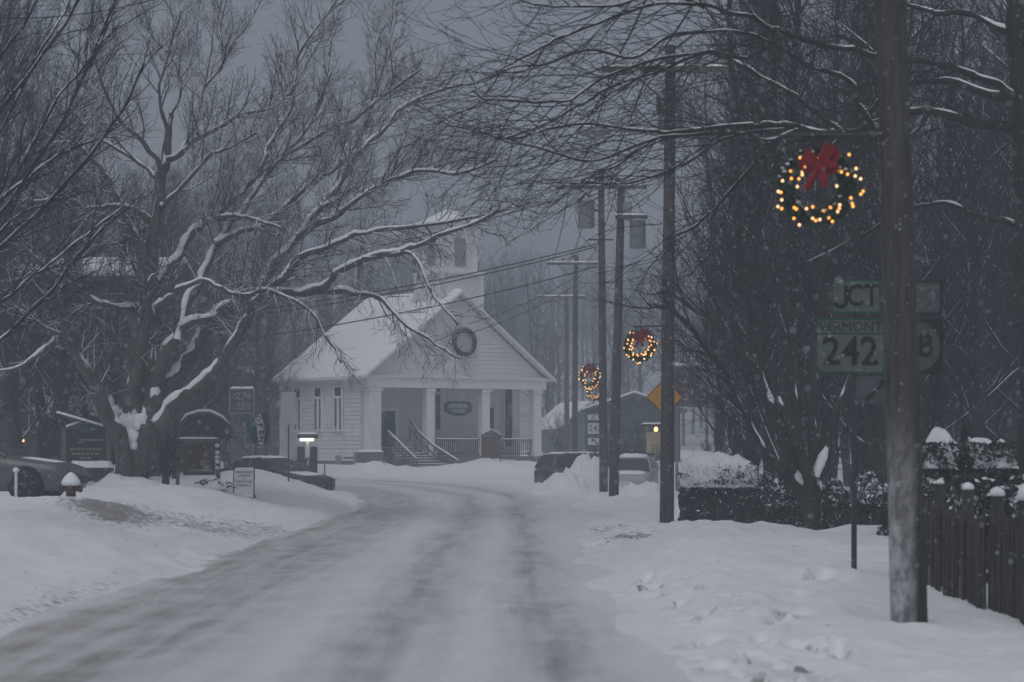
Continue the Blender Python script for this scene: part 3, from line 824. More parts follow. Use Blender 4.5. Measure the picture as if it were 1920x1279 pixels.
# --- many-stemmed tree by the clipped hedge
CT = Tree(14)
STM = [dict(gap=.26, t0=.3, ang=34, len=1.5, n=7, wob=.12, rad=.016, rmin=.008, trop=(-.15, 0, .5)),
       dict(gap=.22, t0=.15, ang=36, len=.8, n=6, wob=.14, rad=.008, rmin=.006, trop=(-.1, 0, .3)),
       dict(gap=.2, t0=.15, ang=38, len=.4, n=4, wob=.15, rad=.006, rmin=.0045, trop=(0, 0, .2))]
dc = 42
for l, e in (([(1530, 990), (1505, 920), (1480, 850), (1455, 790), (1420, 690), (1400, 560), (1385, 400), (1375, 200), (1370, 50), (1365, -150), 19, 4], 2),
             ([(1530, 990), (1515, 900), (1500, 830), (1490, 740), (1480, 600), (1465, 420), (1455, 250), (1450, 60), (1445, -150), 18, 4], -1),
             ([(1535, 990), (1530, 880), (1525, 780), (1530, 650), (1545, 500), (1555, 350), (1570, 150), (1575, -100), 16, 4], 1),
             ([(1508, 930), (1450, 870), (1420, 820), (1390, 760), (1350, 690), (1300, 620), (1260, 585), (1225, 570), 10, 2.5], -2),
             ([(1420, 690), (1380, 640), (1330, 600), (1270, 560), (1240, 545), 6, 2.5], 1),
             ([(1530, 900), (1560, 800), (1590, 700), (1600, 560), (1610, 400), (1625, 200), 11, 4], 2),
             ([(1500, 830), (1465, 760), (1440, 690), (1430, 600), (1420, 480), (1425, 300), 9, 3], 3)):
    pxl(CT, lim(*l), dc, dc + e, STM)
ct = thing('tree', 'many-stemmed bare tree with snow patches on leaning stems, beside the clipped hedge', 'tree', P(1530, 985, dc))
CT.build(ct, M['bark_dark'], M['twig_dark'], M['lump'], .03, P(1530, 985, dc), patch=1.7, lean=(.1, -.5, .85), amount=.8, cut=.2, zmax=3.0)


# --- woodland prototypes
def wood_tree(seed, h, twk):
    t = Tree(seed); r = t.r
    lean = (r.uniform(-.4, .4), r.uniform(-.4, .4))
    pts = []; n = 9
    for i in range(n):
        f = i / (n - 1)
        pts.append((lean[0] * f * f * 2 + r.gauss(0, .07), lean[1] * f * f * 2 + r.gauss(0, .07), h * f - .15))
    rad = [.17 * (1 - .88 * (i / (n - 1))) * (h / 12) for i in range(n)]
    q, rr = t.limb(pts, rad)
    cfg = [dict(gap=.24, t0=.08, ang=40, len=3.2, n=8, wob=.13, rad=.034, rmin=.011, trop=(0, 0, .7)),
           dict(gap=.26, t0=.12, ang=36, len=1.4, n=6, wob=.14, rad=.013, rmin=.008, trop=(0, 0, .35)),
           dict(gap=.2, t0=.15, ang=38, len=.62, n=4, wob=.15, rad=.008, rmin=.006, trop=(0, 0, .2))]
    t.grow(q, rr, 0, cfg)
    return t


PROTO = []
for i, (sd, h) in enumerate(((21, 13), (22, 15), (23, 11.5))):
    PROTO.append((wood_tree(sd, h, 1), h))

GROVE_L = 'slim dark bare tree in the crowded grove behind the hedges on the right'
GROVE_G = 'bare trees of the grove on the right'
LEFT_L = 'slim bare tree in the woods around the brown house on the left'
LEFT_G = 'bare trees around the brown house'
first = []
for k, (t, h) in enumerate(PROTO):
    e = thing('tree', GROVE_L, 'tree', (0, 0, 0), 0, GROVE_G)
    t.build(e, M['bark_dark'], M['twig_dark'], M['lump'], .019, (0, 0, 0), patch=1.2, lean=(0, 0, 1), amount=.8)
    first.append(e)
    e2 = None
grove = [(1440, 56), (1610, 60), (1385, 62), (1480, 68), (1560, 72), (1660, 66), (1735, 63), (1790, 70), (1850, 64), (1905, 72), (1420, 80), (1515, 84), (1590, 88), (1690, 82), (1760, 86), (1830, 80), (1890, 88),
         (1960, 66), (1352, 76), (1455, 96), (1550, 100), (1640, 98), (1730, 102), (1810, 98), (1900, 104), (1395, 104), (1475, 50), (1600, 53), (1690, 49), (1760, 52), (1835, 50), (1885, 55), (1550, 57), (1415, 58), (1640, 47), (1950, 51)]
for i, (px, d) in enumerate(grove):
    x = (px - 960) / F * d
    loc = (x, d, gz(x, d) - .05); rz = random.uniform(0, 6.28); sc = random.uniform(.85, 1.2)
    if i < 3:
        first[i].location = loc; first[i].rotation_euler = (0, 0, rz); first[i].scale = (sc,) * 3
    else:
        dup(first[i % 3], loc, rz, sc)
lefts = [(-70, 66), (-20, 70), (25, 64), (75, 69), (118, 66), (165, 70), (210, 64), (262, 71), (-110, 72), (330, 76), (355, 88), (385, 82), (310, 95), (420, 100), (395, 92), (430, 108), (475, 100), (515, 122), (-10, 110), (90, 118), (180, 116), (330, 112), (560, 126), (420, 124), (620, 130), (680, 134),
         (40, 100), (130, 104), (225, 100), (290, 102), (345, 106), (380, 118), (450, 118), (500, 112), (50, 92), (-40, 94), (200, 94)]
for i, (px, d) in enumerate(lefts):
    x = (px - 960) / F * d
    lab = LEFT_L if px < 540 else ('bare tree faded by snow behind the white church', )[0]
    grp = LEFT_G if px < 540 else 'faded bare trees behind the church'
    o = dup(first[i % 3], (x, d, gz(x, d) - .05), random.uniform(0, 6.28), random.uniform(.9, 1.25) * (.58 if (px > 120 and d < 90) else (.8 if px > 200 else 1.0)), lab, grp)

# --- wooded hillside far behind: hill + one mass of woods
hx = np.linspace(-240, 240, 60); hy = np.linspace(140, 400, 40)
HX, HY = np.meshgrid(hx, hy)


def hill_h(X, Y):
    f = sstep((Y - 145) / 200)
    return z0(Y) - 1.0 + f * (15 + 14 * sstep((-X - 2) / 45) + 8 * sstep((X - 10) / 50)) + 2 * vnoise(X * .03, Y * .03, 41) * f


HV = np.stack([HX, HY, hill_h(HX, HY)], -1).reshape(-1, 3)
ih = np.arange(HX.size).reshape(HX.shape)
HQ = np.stack([ih[:-1, :-1], ih[:-1, 1:], ih[1:, 1:], ih[1:, :-1]], -1).reshape(-1, 4)
hills = np_mesh('hills', HV, HQ, mat('hill_floor', (.35, .36, .38), .9, .2, .35))
tag(hills, kind='structure')
WT = Tree(77)
wr = random.Random(4)
wbr = []
for i in range(760):
    y = wr.uniform(150, 330); x = wr.uniform(-.30, .30) * y
    hgt = wr.uniform(9, 15); zb = float(hill_h(np.array(x), np.array(y))) - .2
    tr = np.array([(x, y, zb), (x + wr.gauss(0, .3), y, zb + hgt * .5), (x + wr.gauss(0, .5), y, zb + hgt)])
    wbr.append((tr, np.array([.16, .11, .03]), 2))
    for k in range(26):
        f = wr.uniform(.2, .98); p = np.array([x, y, zb + hgt * f]); a = wr.uniform(0, 6.28); l = wr.uniform(1.2, 3.2) * (1.1 - .6 * f)
        up = wr.uniform(.5, 1.3)
        dd = np.array([math.cos(a), math.sin(a), up]); dd /= np.linalg.norm(dd)
        q = np.array([p, p + dd * l * .55, p + dd * l + np.array([0, 0, .25 * l])])
        wbr.append((q, np.array([.045, .03, .015]), 2))
        for m in range(4):
            g = wr.uniform(.3, 1); pp = q[0] * (1 - g) + q[2] * g; b2 = wr.uniform(0, 6.28)
            d2 = np.array([math.cos(b2), math.sin(b2), wr.uniform(.3, 1.2)]) * l * .35
            wbr.append((np.array([pp, pp + d2 * .5, pp + d2]), np.array([.02, .016, .012]), 2))
v, qd = WT._bucket(wbr)
woods = np_mesh('woods', v, qd, M['twig_grey'])
tag(woods, 'bare woods covering the hillside far behind the white church', 'woods', kind='stuff')


# ------------------------------------------------------------------ utility poles and wires
def pole(base, top, r0, r1, mt, label, d):
    e = thing('utility_pole', label, 'utility pole', base)
    b = np.asarray(base); t = np.asarray(top) - b
    n = 10
    pts = [t * i / (n - 1) + np.array([0, 0, -.3 if i == 0 else 0]) for i in range(n)]
    MB().tube(pts, np.linspace(r0, r1, n), 18).build('shaft', mt, e, smooth=True)
    return e, t


def insul(parent, p):
    MB().lathe([(.02, 0), (.02, .06), (.05, .07), (.055, .11), (.03, .13), (.05, .15), (.045, .19), (.02, .21)], p, 10).build('insulator', M['grey'], parent, smooth=True)


def crossarm(e, t, zrel, w, snow=True, shift=0.0, brace=True, ins=(-.46, -.2, .25, .46), yo=-.19):
    ax = t[0] * zrel / t[2]
    MB().box((ax + shift, yo, zrel), (w, .1, .12)).build('crossarm', M['wood'], e, bevel=.008)
    if brace:
        for s in (-1, 1):
            MB().tube([(ax + shift + s * .75, yo - .06, zrel - .05), (ax + s * .05, yo - .02, zrel - .75)], .018, 6).build('brace', M['darkmetal'], e)
    for f in ins:
        insul(e, (ax + shift + f * w, yo, zrel + .06))
    if snow:
        snow_cap(ax + shift - w / 2, ax + shift + w / 2, yo - .05, yo + .05, zrel + .06, .06, 3, 24, 5, .04).build('snow', M['lump'], e, smooth=True)


def transformer(e, p, r=.27, h=.95):
    mb = MB().lathe([(r * .96, 0), (r, .03), (r, h - .08), (r * 1.05, h - .07), (r * 1.05, h - .03), (r * .5, h + .03)], p, 18)
    mb.lathe([(.03, h), (.05, h + .05), (.03, h + .1), (.05, h + .14), (.02, h + .24)], (p[0] - .1, p[1], p[2]), 8)
    mb.lathe([(.03, h), (.05, h + .05), (.03, h + .1), (.05, h + .14), (.02, h + .24)], (p[0] + .1, p[1], p[2]), 8)
    mb.box((p[0] + .0, p[1] + r, p[2] + h * .7), (.1, .12, .12)); mb.box((p[0] + .0, p[1] + r, p[2] + h * .25), (.1, .12, .12))
    return mb.build('transformer', M['grey'], e, smooth=True)


# nearest pole
p1, t1 = pole(P(1706, 1172, 20), P(1660, -330, 20), .165, .125, M['pole_snow'], 'nearest thick wooden utility pole at the right, snow dusted low on its side', 20)
zb = float(P(0, 254, 20)[2] - P(0, 1172, 20)[2])
MB().tube([(t1[0] * zb / t1[2] + .0, -.05, zb), (t1[0] * zb / t1[2] - .45, -.08, zb - .01), (t1[0] * zb / t1[2] - .86, -.1, zb - .02)], .022, 8).build('bracket', M['darkmetal'], p1)
crossarm(p1, t1, t1[2] - .6, 2.6)
# second
p2, t2 = pole(P(1250, 990, 48), P(1257, 85, 48), .155, .11, M['pole'], 'tall utility pole with a cobra-head street light and wide crossarm, yellow diamond sign behind it', 48)
z = lambda py, d, pb: float(P(0, py, d)[2] - P(0, pb, d)[2])
zc = z(133, 48, 990)
crossarm(p2, t2, zc, 2.7, True, -.1)
for dx, dz_, s in ((.13, z(250, 48, 990), .19), (-.02, z(265, 48, 990), .2)):
    transformer(p2, (.06 + dx, .38, dz_), s, 1.0)
MB().box((-.17, -.1, z(197, 48, 990)), (.1, .12, .3)).build('cutout', M['darkmetal'], p2)
zl = z(247, 48, 990)
MB().tube([(.0, -.1, zl - .35), (-.2, -.12, zl - .1), (-.55, -.15, zl - .02), (-.9, -.15, zl), (-1.25, -.15, zl + .01)], .028, 8).build('lamp_arm', M['metal'], p2, smooth=True)
MB().tube([(.0, -.1, zl + .02), (-.6, -.14, zl + .0)], .022, 6).build('arm_stay', M['metal'], p2)
hd = MB().loft([[(-1.2 - x, -.15 + w * math.cos(a), zl + .0 + hh * math.sin(a) - (.03 if math.sin(a) < 0 else 0)) for a in np.linspace(0, 2 * math.pi, 12, endpoint=False)] for x, w, hh in ((0, .05, .04), (.12, .11, .08), (.35, .16, .10), (.6, .13, .09), (.72, .04, .03))]).build('lamp_head', M['grey'], p2, smooth=True)
MB().lathe([(.11, -.13), (.10, -.08), (.02, -.02)], (-1.6, -.15, zl), 12).build('lens', M['lens'], hd, smooth=True)
snow_cap(-1.9, -1.25, -.27, -.03, zl + .075, .05, 8).build('snow', M['lump'], p2, smooth=True)
zw2 = z(612, 48, 990)
MB().tube([(0, -.1, zw2), (-.3, -.12, zw2), (-.72, -.14, zw2 - .02)], .018, 8).build('bracket', M['darkmetal'], p2)
# third pair
p3, t3 = pole(P(1132, 924, 80), P(1127, 318, 80), .155, .11, M['pole'], 'far utility pole with snow-topped crossarm and transformer hung on its left', 80)
crossarm(p3, t3, z(352, 80, 924), 3.2, True, 0)
transformer(p3, (-.62, -.1, z(428, 80, 924)), .29, 1.0)
MB().tube([(-.95, -.1, z(385, 80, 924)), (-1.0, -.1, z(410, 80, 924)), (-.85, -.1, z(440, 80, 924)), (-.55, -.1, z(458, 80, 924)), (-.1, -.1, z(475, 80, 924))], .012, 5).build('drop_cable', M['black'], p3)
MB().box((-.28, -.1, z(395, 80, 924)), (.6, .08, .08)).box((-.1, -.1, z(450, 80, 924)), (.9, .06, .06)).build('mount', M['darkmetal'], p3)
zw3 = z(683, 80, 924)
MB().tube([(0, -.1, zw3), (-.3, -.12, zw3), (-.62, -.14, zw3)], .02, 8).build('bracket', M['darkmetal'], p3)
p3b, t3b = pole(P(1150, 947, 70), P(1165, 352, 70), .16, .115, M['pole'], 'leaning utility pole in front of the transformer pole, snowbank at its foot', 70)
transformer(p3b, (.65 + .1, -.05, z(466, 70, 947)), .25, .9)
MB().box((.55, -.15, z(408, 70, 947)), (1.0, .1, .1)).build('crossarm', M['wood'], p3b, bevel=.006)
snow_cap(.05, 1.05, -.2, -.1, z(404, 70, 947), .05, 4, 14, 4, .06).build('snow', M['lump'], p3b, smooth=True)
MB().box((.4, .05, z(395, 70, 947)), (.35, .3, .55)).build('cutout', M['grey'], p3b, bevel=.03)
# distant ones
p4, t4 = pole(P(1077, 892, 108), P(1080, 478, 108), .15, .11, M['pole'], 'thin distant utility pole beside the church, snow on its crossarm', 108)
crossarm(p4, t4, z(495, 108, 892), 2.6, True, -.1)
p5, t5 = pole(P(1063, 892, 135), P(1062, 545, 135), .17, .12, M['pole'], 'faintest and farthest utility pole, fading into the snowfall', 135)
crossarm(p5, t5, z(557, 135, 892), 3.0, True, -.3)
zw4 = z(708, 108, 892)
MB().tube([(0, -.1, zw4), (.4, -.12, zw4), (.98, -.14, zw4)], .018, 8).build('bracket', M['darkmetal'], p4)


def wire(a, b, sag, label, r=.021, group='overhead wires', n=22):
    a = np.asarray(a, float); b = np.asarray(b, float)
    pts = [a + (b - a) * t - np.array([0, 0, 4 * sag * t * (1 - t)]) for t in np.linspace(0, 1, n)]
    o = MB().tube(pts, r, 5).build('overhead_wire', M['black'], None, smooth=True)
    return tag(o, label, 'overhead wire', group)


for sx, lb in ((-1.1, 'left'), (-.3, 'inner'), (.6, 'right')):
    a = P(1660, 25 - 330 * 0, 20); a = np.array([a[0] + sx, 20, 8.7])
    wire(a, P(1255, 128, 48) + np.array([sx - .1, 0, .1]), .5, 'black wire strung between the nearest pole and the street light pole')
    wire(P(1255, 128, 48) + np.array([sx - .1, 0, .1]), P(1127, 348, 80) + np.array([sx, 0, .1]), .5, 'black wire strung between the street light pole and the transformer pole')
    wire(P(1127, 348, 80) + np.array([sx, 0, .1]), P(1079, 493, 108) + np.array([sx, 0, .1]), .4, 'black wire strung from the transformer pole to the distant pole')
wire(P(1055, 372, 80), P(-80, 545, 92), .9, 'slack wire from the transformer pole passing in front of the church belfry')
for k, (ya, yb) in enumerate(((458, 652), (463, 660), (500, 700))):
    wire(P(1118, ya, 80), P(-80, yb - 20, 70), .55 + .05 * k, 'low slack wire running from the transformer pole in front of the church roof')
wire(P(1079, 520, 108), P(880, 607, 104), .2, 'service wire sagging from the distant pole to the church front')
wire(P(1079, 535, 108), P(880, 625, 104), .2, 'service wire sagging from the distant pole to the church front')
wire(P(1062, 560, 135), P(800, 570, 150), .3, 'faint wire beyond the church tower at the farthest pole')
wire(P(-60, 30, 30), P(300, -4, 30), .12, 'dark cable crossing the top left corner among twigs', .008)
wire(P(1250, 250, 48), P(1650, 235, 20), .1, 'cable from the street light arm back to the nearest pole', .01)

# ------------------------------------------------------------------ wreaths
bulb_me = None


def wreath(label, c, rad, nb, bow=True, lit=True, seed=1, squash=1.0, rz=0.0, mt='needle', tube=.27, bulb_r=.016):
    global bulb_me
    e = thing('wreath', label, 'wreath', c, rz, 'wreaths along the street')
    r = random.Random(seed); tr = rad * tube; R0 = rad - tr * .9
    V, Q = [], []
    n = 3600
    for i in range(n):
        a = r.uniform(0, 6.283); b = r.uniform(0, 6.283); q = tr * r.uniform(.1, .62)
        c0 = np.array([math.cos(a) * (R0 + q * math.cos(b)) * squash, q * math.sin(b) * .8, math.sin(a) * (R0 + q * math.cos(b))])
        d = np.array([math.cos(a) * math.cos(b), math.sin(b), math.sin(a) * math.cos(b)]) + np.array([-math.sin(a), 0, math.cos(a)]) * .7 + np.array([r.gauss(0, .5) for _ in range(3)])
        d /= np.linalg.norm(d); l = tr * r.uniform(.35, .75)
        s = np.cross(d, [r.gauss(0, 1) for _ in range(3)]); s /= np.linalg.norm(s) + 1e-9; w = tr * .09
        k = len(V); V += [c0 - s * w, c0 + s * w, c0 + d * l + s * w * .3, c0 + d * l - s * w * .3]; Q.append((k, k + 1, k + 2, k + 3))
    np_mesh('needles', np.array(V), np.array(Q), M[mt], e, False)
    ring = [(math.cos(a) * R0 * squash, 0, math.sin(a) * R0) for a in np.linspace(0, 2 * math.pi, 33)]
    MB().tube(ring, tr * .33, 8, cap=False).build('hoop', M[mt], e, smooth=True)
    if lit: MB().tube([(-.04, .0, R0), (-.02, 0, rad * 1.30)], .006, 5).tube([(.04, 0, R0), (.02, 0, rad * 1.30)], .006, 5).build('hanger', M['black'], e)
    # snow dabs along the upper arcs
    mb = MB()
    for i in range(44):
        a = r.uniform(.25, 2.9) if i < 30 else r.uniform(3.5, 5.9)
        rr = R0 + (tr * r.uniform(-.4, .7) if i < 30 else -tr * .55); s = tr * r.uniform(.12, .26)
        mb.lathe([(s * .3, -s * .4), (s, -.1 * s), (s * .8, s * .35), (s * .2, s * .6)], (math.cos(a) * rr * squash, -tr * r.uniform(0, .6), math.sin(a) * rr), 7)
    mb.build('snow', M['lump'], e, smooth=True)
    if bow:
        b = MB()
        k = rad * .9

        def ribbon(pts, w, tw=0):
            pts = [np.array(p) for p in pts]; vs, fs = [], []
            for i, p in enumerate(pts):
                t = pts[min(i + 1, len(pts) - 1)] - pts[max(i - 1, 0)]; t = t / (np.linalg.norm(t) + 1e-9)
                nn = np.cross(t, [0, -1, 0]); nn = nn / (np.linalg.norm(nn) + 1e-9)
                ww = w * (.65 + .35 * math.sin(math.pi * min(1, i / (len(pts) - 1) * 1.2)))
                vs += [p + nn * ww + np.array([0, .012 * k, 0]), p + np.array([0, -.03 * k, 0]), p - nn * ww + np.array([0, .012 * k, 0])]
            for i in range(len(pts) - 1):
                for q in (0, 1):
                    fs.append((i * 3 + q, i * 3 + q + 1, i * 3 + 4 + q, i * 3 + 3 + q))
            b.add(vs, fs)
        cz = rad * .42; y = -tr * 1.1
        for s, lift in ((1, .32), (-1, -.02), (1, -.12), (-.8, .2), (.55, .4)):
            ribbon([(0, y, cz), (s * .2 * k, y - .10 * k, cz + (.16 + lift * .5) * k), (s * .4 * k, y - .10 * k, cz + (.2 + lift) * k), (s * .47 * k, y - .02 * k, cz + (.08 + lift * .8) * k), (s * .36 * k, y + .05 * k, cz - (.05 - lift * .5) * k), (s * .12 * k, y + .02 * k, cz - .02 * k)], .12 * k)
        ribbon([(0, y, cz), (-.12 * k, y - .08 * k, cz - .2 * k), (-.26 * k, y - .06 * k, cz - .42 * k), (-.38 * k, y - .08 * k, cz - .6 * k)], .11 * k)
        ribbon([(0, y, cz), (.1 * k, y - .08 * k, cz - .2 * k), (.12 * k, y - .06 * k, cz - .4 * k), (.2 * k, y - .08 * k, cz - .52 * k)], .11 * k)
        b.lathe([(.02 * k, -.1 * k), (.09 * k, -.07 * k), (.12 * k, 0), (.09 * k, .07 * k), (.02 * k, .1 * k)], (0, y - .04 * k, cz), 10)
        b.build('bow', M['red'], e, smooth=True)
    if lit:
        if bulb_me is None:
            tmp = MB().lathe([(.25, -1), (.75, -.72), (1, 0), (.8, .6), (.35, .95)], (0, 0, 0), 9).build('bulb', M['bulb'], e, smooth=True)
            bulb_me = (tmp.data, tmp.data.copy()); bulb_me[1].materials[0] = M['bulb2']
            bpy.data.objects.remove(tmp)
        for i in range(nb):
            a = 6.283 * (i + r.uniform(-.45, .45)) / nb; q = r.uniform(-1.25, 1.25)
            if bow and .9 < a < 2.1 and r.random() < .6: continue
            o = link('bulb', bulb_me[0] if r.random() < .7 else bulb_me[1], e)
            o.location = (math.cos(a) * (R0 + q * tr) * squash, -tr * r.uniform(.55, 1.0), math.sin(a) * (R0 + q * tr))
            o.scale = (bulb_r,) * 3; o.rotation_euler = (r.uniform(-.5, .5), r.uniform(-.8, .8), 0)
    return e


w1 = wreath('large lit wreath with a red bow, hung on the nearest pole', P(1532, 350, 19.88), .365, 54, seed=2, bulb_r=.0135)
wreath('lit wreath with a dark red bow, hung on the street light pole', P(1200, 648, 47.8), .36, 52, seed=3, bulb_r=.019)
wreath('lit wreath with a pink-red bow, hung on the transformer pole', P(1105, 706, 79.8), .43, 44, seed=4, squash=.85, bulb_r=.022)
wreath('lit wreath lowest of the row, partly below another, hung on the distant pole', P(1116, 733, 107.8), .5, 40, seed=6, squash=.85, bulb_r=.025)

# ------------------------------------------------------------------ route signs by the nearest pole
ds = 26.0
sb = P(1602, 1082, ds)
sg = thing('route_sign', 'green-edged route 242 and black route 58 junction signs on one post by the nearest pole', 'road sign', sb)
px = lambda x: (x - 1602) / F * ds
pz = lambda y: (1082 - y) / F * ds
MB().box((0, .03, pz(525) / 2 - .15), (.06, .04, pz(525) + .3)).build('post', M['darkmetal'], sg)
MB().box((px(1690), .03, pz(525) / 2 - .15), (.06, .04, pz(525) + .3)).build('post', M['darkmetal'], sg)


def sign_panel(nm, x0, x1, y0, y1, border, face, r=.03, yy=-.01):
    w = px(x1) - px(x0); h = pz(y0) - pz(y1); cx = (px(x0) + px(x1)) / 2; cz = (pz(y0) + pz(y1)) / 2
    o = MB().prism(off(rrect(w, h, r), cx, cz), yy, yy + .004).build(nm, border, sg)
    MB().prism(off(rrect(w - .05, h - .05, r), cx, cz), yy - .004, yy - .001).build('panel_face', face, o)
    return o, cx, cz, w, h


M['signshade'] = mat('shaded_sign_white', (.095, .115, .115), .5, 7, .25)  # white of the route signs, with their shade put into the colour
o, cx, cz, w, h = sign_panel('junction_plate', 1558, 1652, 524, 588, M['green'], M['signshade'])
def stroke(pts, w_, y0_, y1_):
    mb = MB(); pts = [np.array(p, float) for p in pts]; L_, R_ = [], []
    for i, p in enumerate(pts):
        t = pts[min(i + 1, len(pts) - 1)] - pts[max(i - 1, 0)]; t /= np.linalg.norm(t); n_ = np.array([-t[1], t[0]]) * w_ / 2
        L_.append(p + n_); R_.append(p - n_)
    return mb.prism([tuple(q) for q in L_ + R_[::-1]], y0_, y1_)


def letter_j(par, m_, x_, z_, h_, w_, y_=-.02):
    pts = [(x_, z_ + h_ / 2), (x_, z_ - h_ * .2)] + [(x_ - h_ * .26 + h_ * .26 * math.cos(a), z_ - h_ * .22 - h_ * .26 * math.sin(a)) for a in np.linspace(.2, 2.9, 8)]
    return stroke(pts, w_, y_, y_ + .004).build('lettering', m_, par)


letter_j(o, M['black'], cx - .115, cz, .25, .05)
text_part('CT', .35, o, M['black'], (cx + .075, -.018, cz), sx=.82, bold=.006)
o, cx, cz, w, h = sign_panel('route_marker', 1528, 1660, 597, 701, M['green'], M['signshade'], .07)
MB().prism([(cx - w / 2 + .02, cz + .135), (cx + w / 2 - .02, cz + .135), (cx + w / 2 - .02, cz + .155), (cx - w / 2 + .02, cz + .155)], -.019, -.015).build('divider', M['green'], o)
text_part('VERMONT', .15, o, M['black'], (cx, -.018, cz + .22), sx=1.05)
text_part('242', .46, o, M['black'], (cx, -.018, cz - .075), sx=.95, bold=.008)
o, cx, cz, w, h = sign_panel('arrow_plate', 1604, 1700, 706, 758, M['slate'], M['slate'])
MB().prism([(cx - .20, cz - .10), (cx - .16, cz - .13), (cx + .02, cz + .05), (cx + .07, cz), (cx + .1, cz + .13), (cx - .04, cz + .11), (cx - .01, cz + .08)], -.019, -.015).build('arrow', M['black'], o)
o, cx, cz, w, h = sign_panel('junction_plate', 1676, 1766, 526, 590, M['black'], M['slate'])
letter_j(o, M['signshade'], cx - .115, cz, .25, .04)
text_part('CT', .34, o, M['signshade'], (cx + .075, -.018, cz), sx=.82)
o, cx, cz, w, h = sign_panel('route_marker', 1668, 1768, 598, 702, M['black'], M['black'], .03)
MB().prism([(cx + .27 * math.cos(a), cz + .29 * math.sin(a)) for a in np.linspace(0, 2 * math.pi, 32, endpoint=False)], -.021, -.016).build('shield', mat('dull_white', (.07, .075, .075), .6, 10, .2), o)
text_part('58', .38, o, M['black'], (cx, -.024, cz), bold=.008)
MB().box((px(1648), .045, pz(650)), (px(1755) - px(1545), .03, .05)).box((px(1662), .045, pz(560)), (px(1755) - px(1572), .03, .05)).build('crossbar', M['metal'], sg)

# yellow diamond behind the second pole
dd = 60
yb = P(1246, 985, dd); yb[2] = gz(yb[0], dd)
ys = thing('warning_sign', 'yellow diamond warning sign half hidden behind the street light pole', 'road sign', yb)
zc_ = float(P(0, 745, dd)[2] - yb[2]); hw = 35 / F * dd
MB().prism([(-hw, zc_), (0, zc_ - hw), (hw, zc_), (0, zc_ + hw)], -.02, -.014).build('border', M['black'], ys)
MB().prism([(-hw + .03, zc_), (0, zc_ - hw + .03), (hw - .03, zc_), (0, zc_ + hw - .03)], -.026, -.0215).build('panel', M['yellow'], ys)
MB().box((0, .02, zc_ / 2), (.06, .05, zc_ + .7)).build('post', M['metal'], ys)

# ------------------------------------------------------------------ the white church
A = R(34)
ca, sa = math.cos(A), math.sin(A)
c0 = np.array([(690 - 960) / F * 107, 107, .55])
ch = thing('church', 'white clapboard church with columned porch, square belfry and snowy roof', 'church', c0, A)
# local: +x along the front, +y back, z up; z=0 is .55 world
W, L = 10.25, 8.8
ZE = 4.85 - .55; ZR = 8.95 - .55; PD = 2.3; FL = 1.05 - .55
# clapboard walls with real boards
def clap(p0, p1, z0_, z1_, nrm_, step=.20, th=.034):
    mb = MB(); p0 = np.array(p0, float); p1 = np.array(p1, float); nn = np.array(nrm_, float); nz_ = int((z1_ - z0_) / step)
    for i in range(nz_):
        za = z0_ + i * step; zb2 = min(z1_, za + step)
        a, b = p0, p1
        mb.add([(*(a + nn * th), za), (*(b + nn * th), za), (*(b + nn * .004), zb2), (*(a + nn * .004), zb2), (*a, za), (*b, za)], [(0, 1, 2, 3), (0, 4, 5, 1)])
    return mb


body = MB()
body.box((W / 2, PD + (L - PD) / 2, ZE / 2), (W, L - PD, ZE))
wall = body.build('wall', M['white'], ch)
sidew = clap((0, PD), (0, L), .3, ZE - .05, (-1, 0)); sidew.build('siding', M['white'], wall)
fw = clap((0, PD), (W, PD), FL, ZE - .05, (0, -1)); fw.build('siding', M['white'], wall)
# side wall of the entrance part (solid on the left corner)
MB().box((.14, PD / 2 + .35, ZE / 2), (.24, PD - .7, ZE)).build('porch_wall', M['white'], ch)
clap((.02, .7), (.02, PD), .3, ZE - .05, (-1, 0)).build('siding', M['white'], wall)
MB().box((W / 2, PD / 2, FL / 2 - .1), (W, PD, FL + .2)).build('porch_floor', M['stone'], ch, bevel=.02)
MB().box((W / 2, L / 2, -.15), (W + .06, L + .06, .9)).build('foundation', M['stone'], ch)
# entablature
ent = MB(); ent.box((W / 2, .22, ZE - .24), (W + .1, .42, .5)); ent.box((W / 2, .2, ZE + .05), (W + .36, .6, .1)); ent.box((W / 2, .2, ZE - .02), (W + .22, .5, .05))
ent.box((.2, L / 2 + .2, ZE - .24), (.44, L - .4, .47))
ent.box((W - .2, PD / 2 + .2, ZE - .24), (.40, PD - .4, .47))
ent.build('entablature', M['whitetrim'], ch, bevel=.012)
MB().box((W / 2, PD / 2 + .2, ZE - .03), (W - .2, PD - .2, .04)).build('porch_ceiling', M['white'], ch)
for i, u in enumerate((.42, 3.55, 6.75, W - .42)):
    wc = .62 if i == 0 else .44
    c = MB(); c.box((u, .3, (ZE - .5 + FL) / 2), (wc, wc, ZE - .5 - FL)); c.box((u, .3, FL + .12), (wc + .1, wc + .1, .24)); c.box((u, .3, ZE - .58), (wc + .12, wc + .12, .14))
    c.build('column', M['whitetrim'], ch, bevel=.012)
# pediment wall
pw = MB(); pw.prism([(0.05, ZE + .1), (W - .05, ZE + .1), (W / 2, ZR - .12)], .12, .22); ped = pw.build('pediment', M['white'], ch)
mb = MB(); zz = ZE + .12
while zz < ZR - .5:
    f = (zz - ZE) / (ZR - ZE); x0_, x1_ = W / 2 * f + .15, W - W / 2 * f - .15
    mb.add([(x0_, .088, zz), (x1_, .088, zz), (x1_, .117, zz + .2), (x0_, .117, zz + .2), (x0_, .119, zz), (x1_, .119, zz)], [(0, 1, 2, 3), (0, 4, 5, 1)]); zz += .2
mb.build('siding', M['white'], ped)
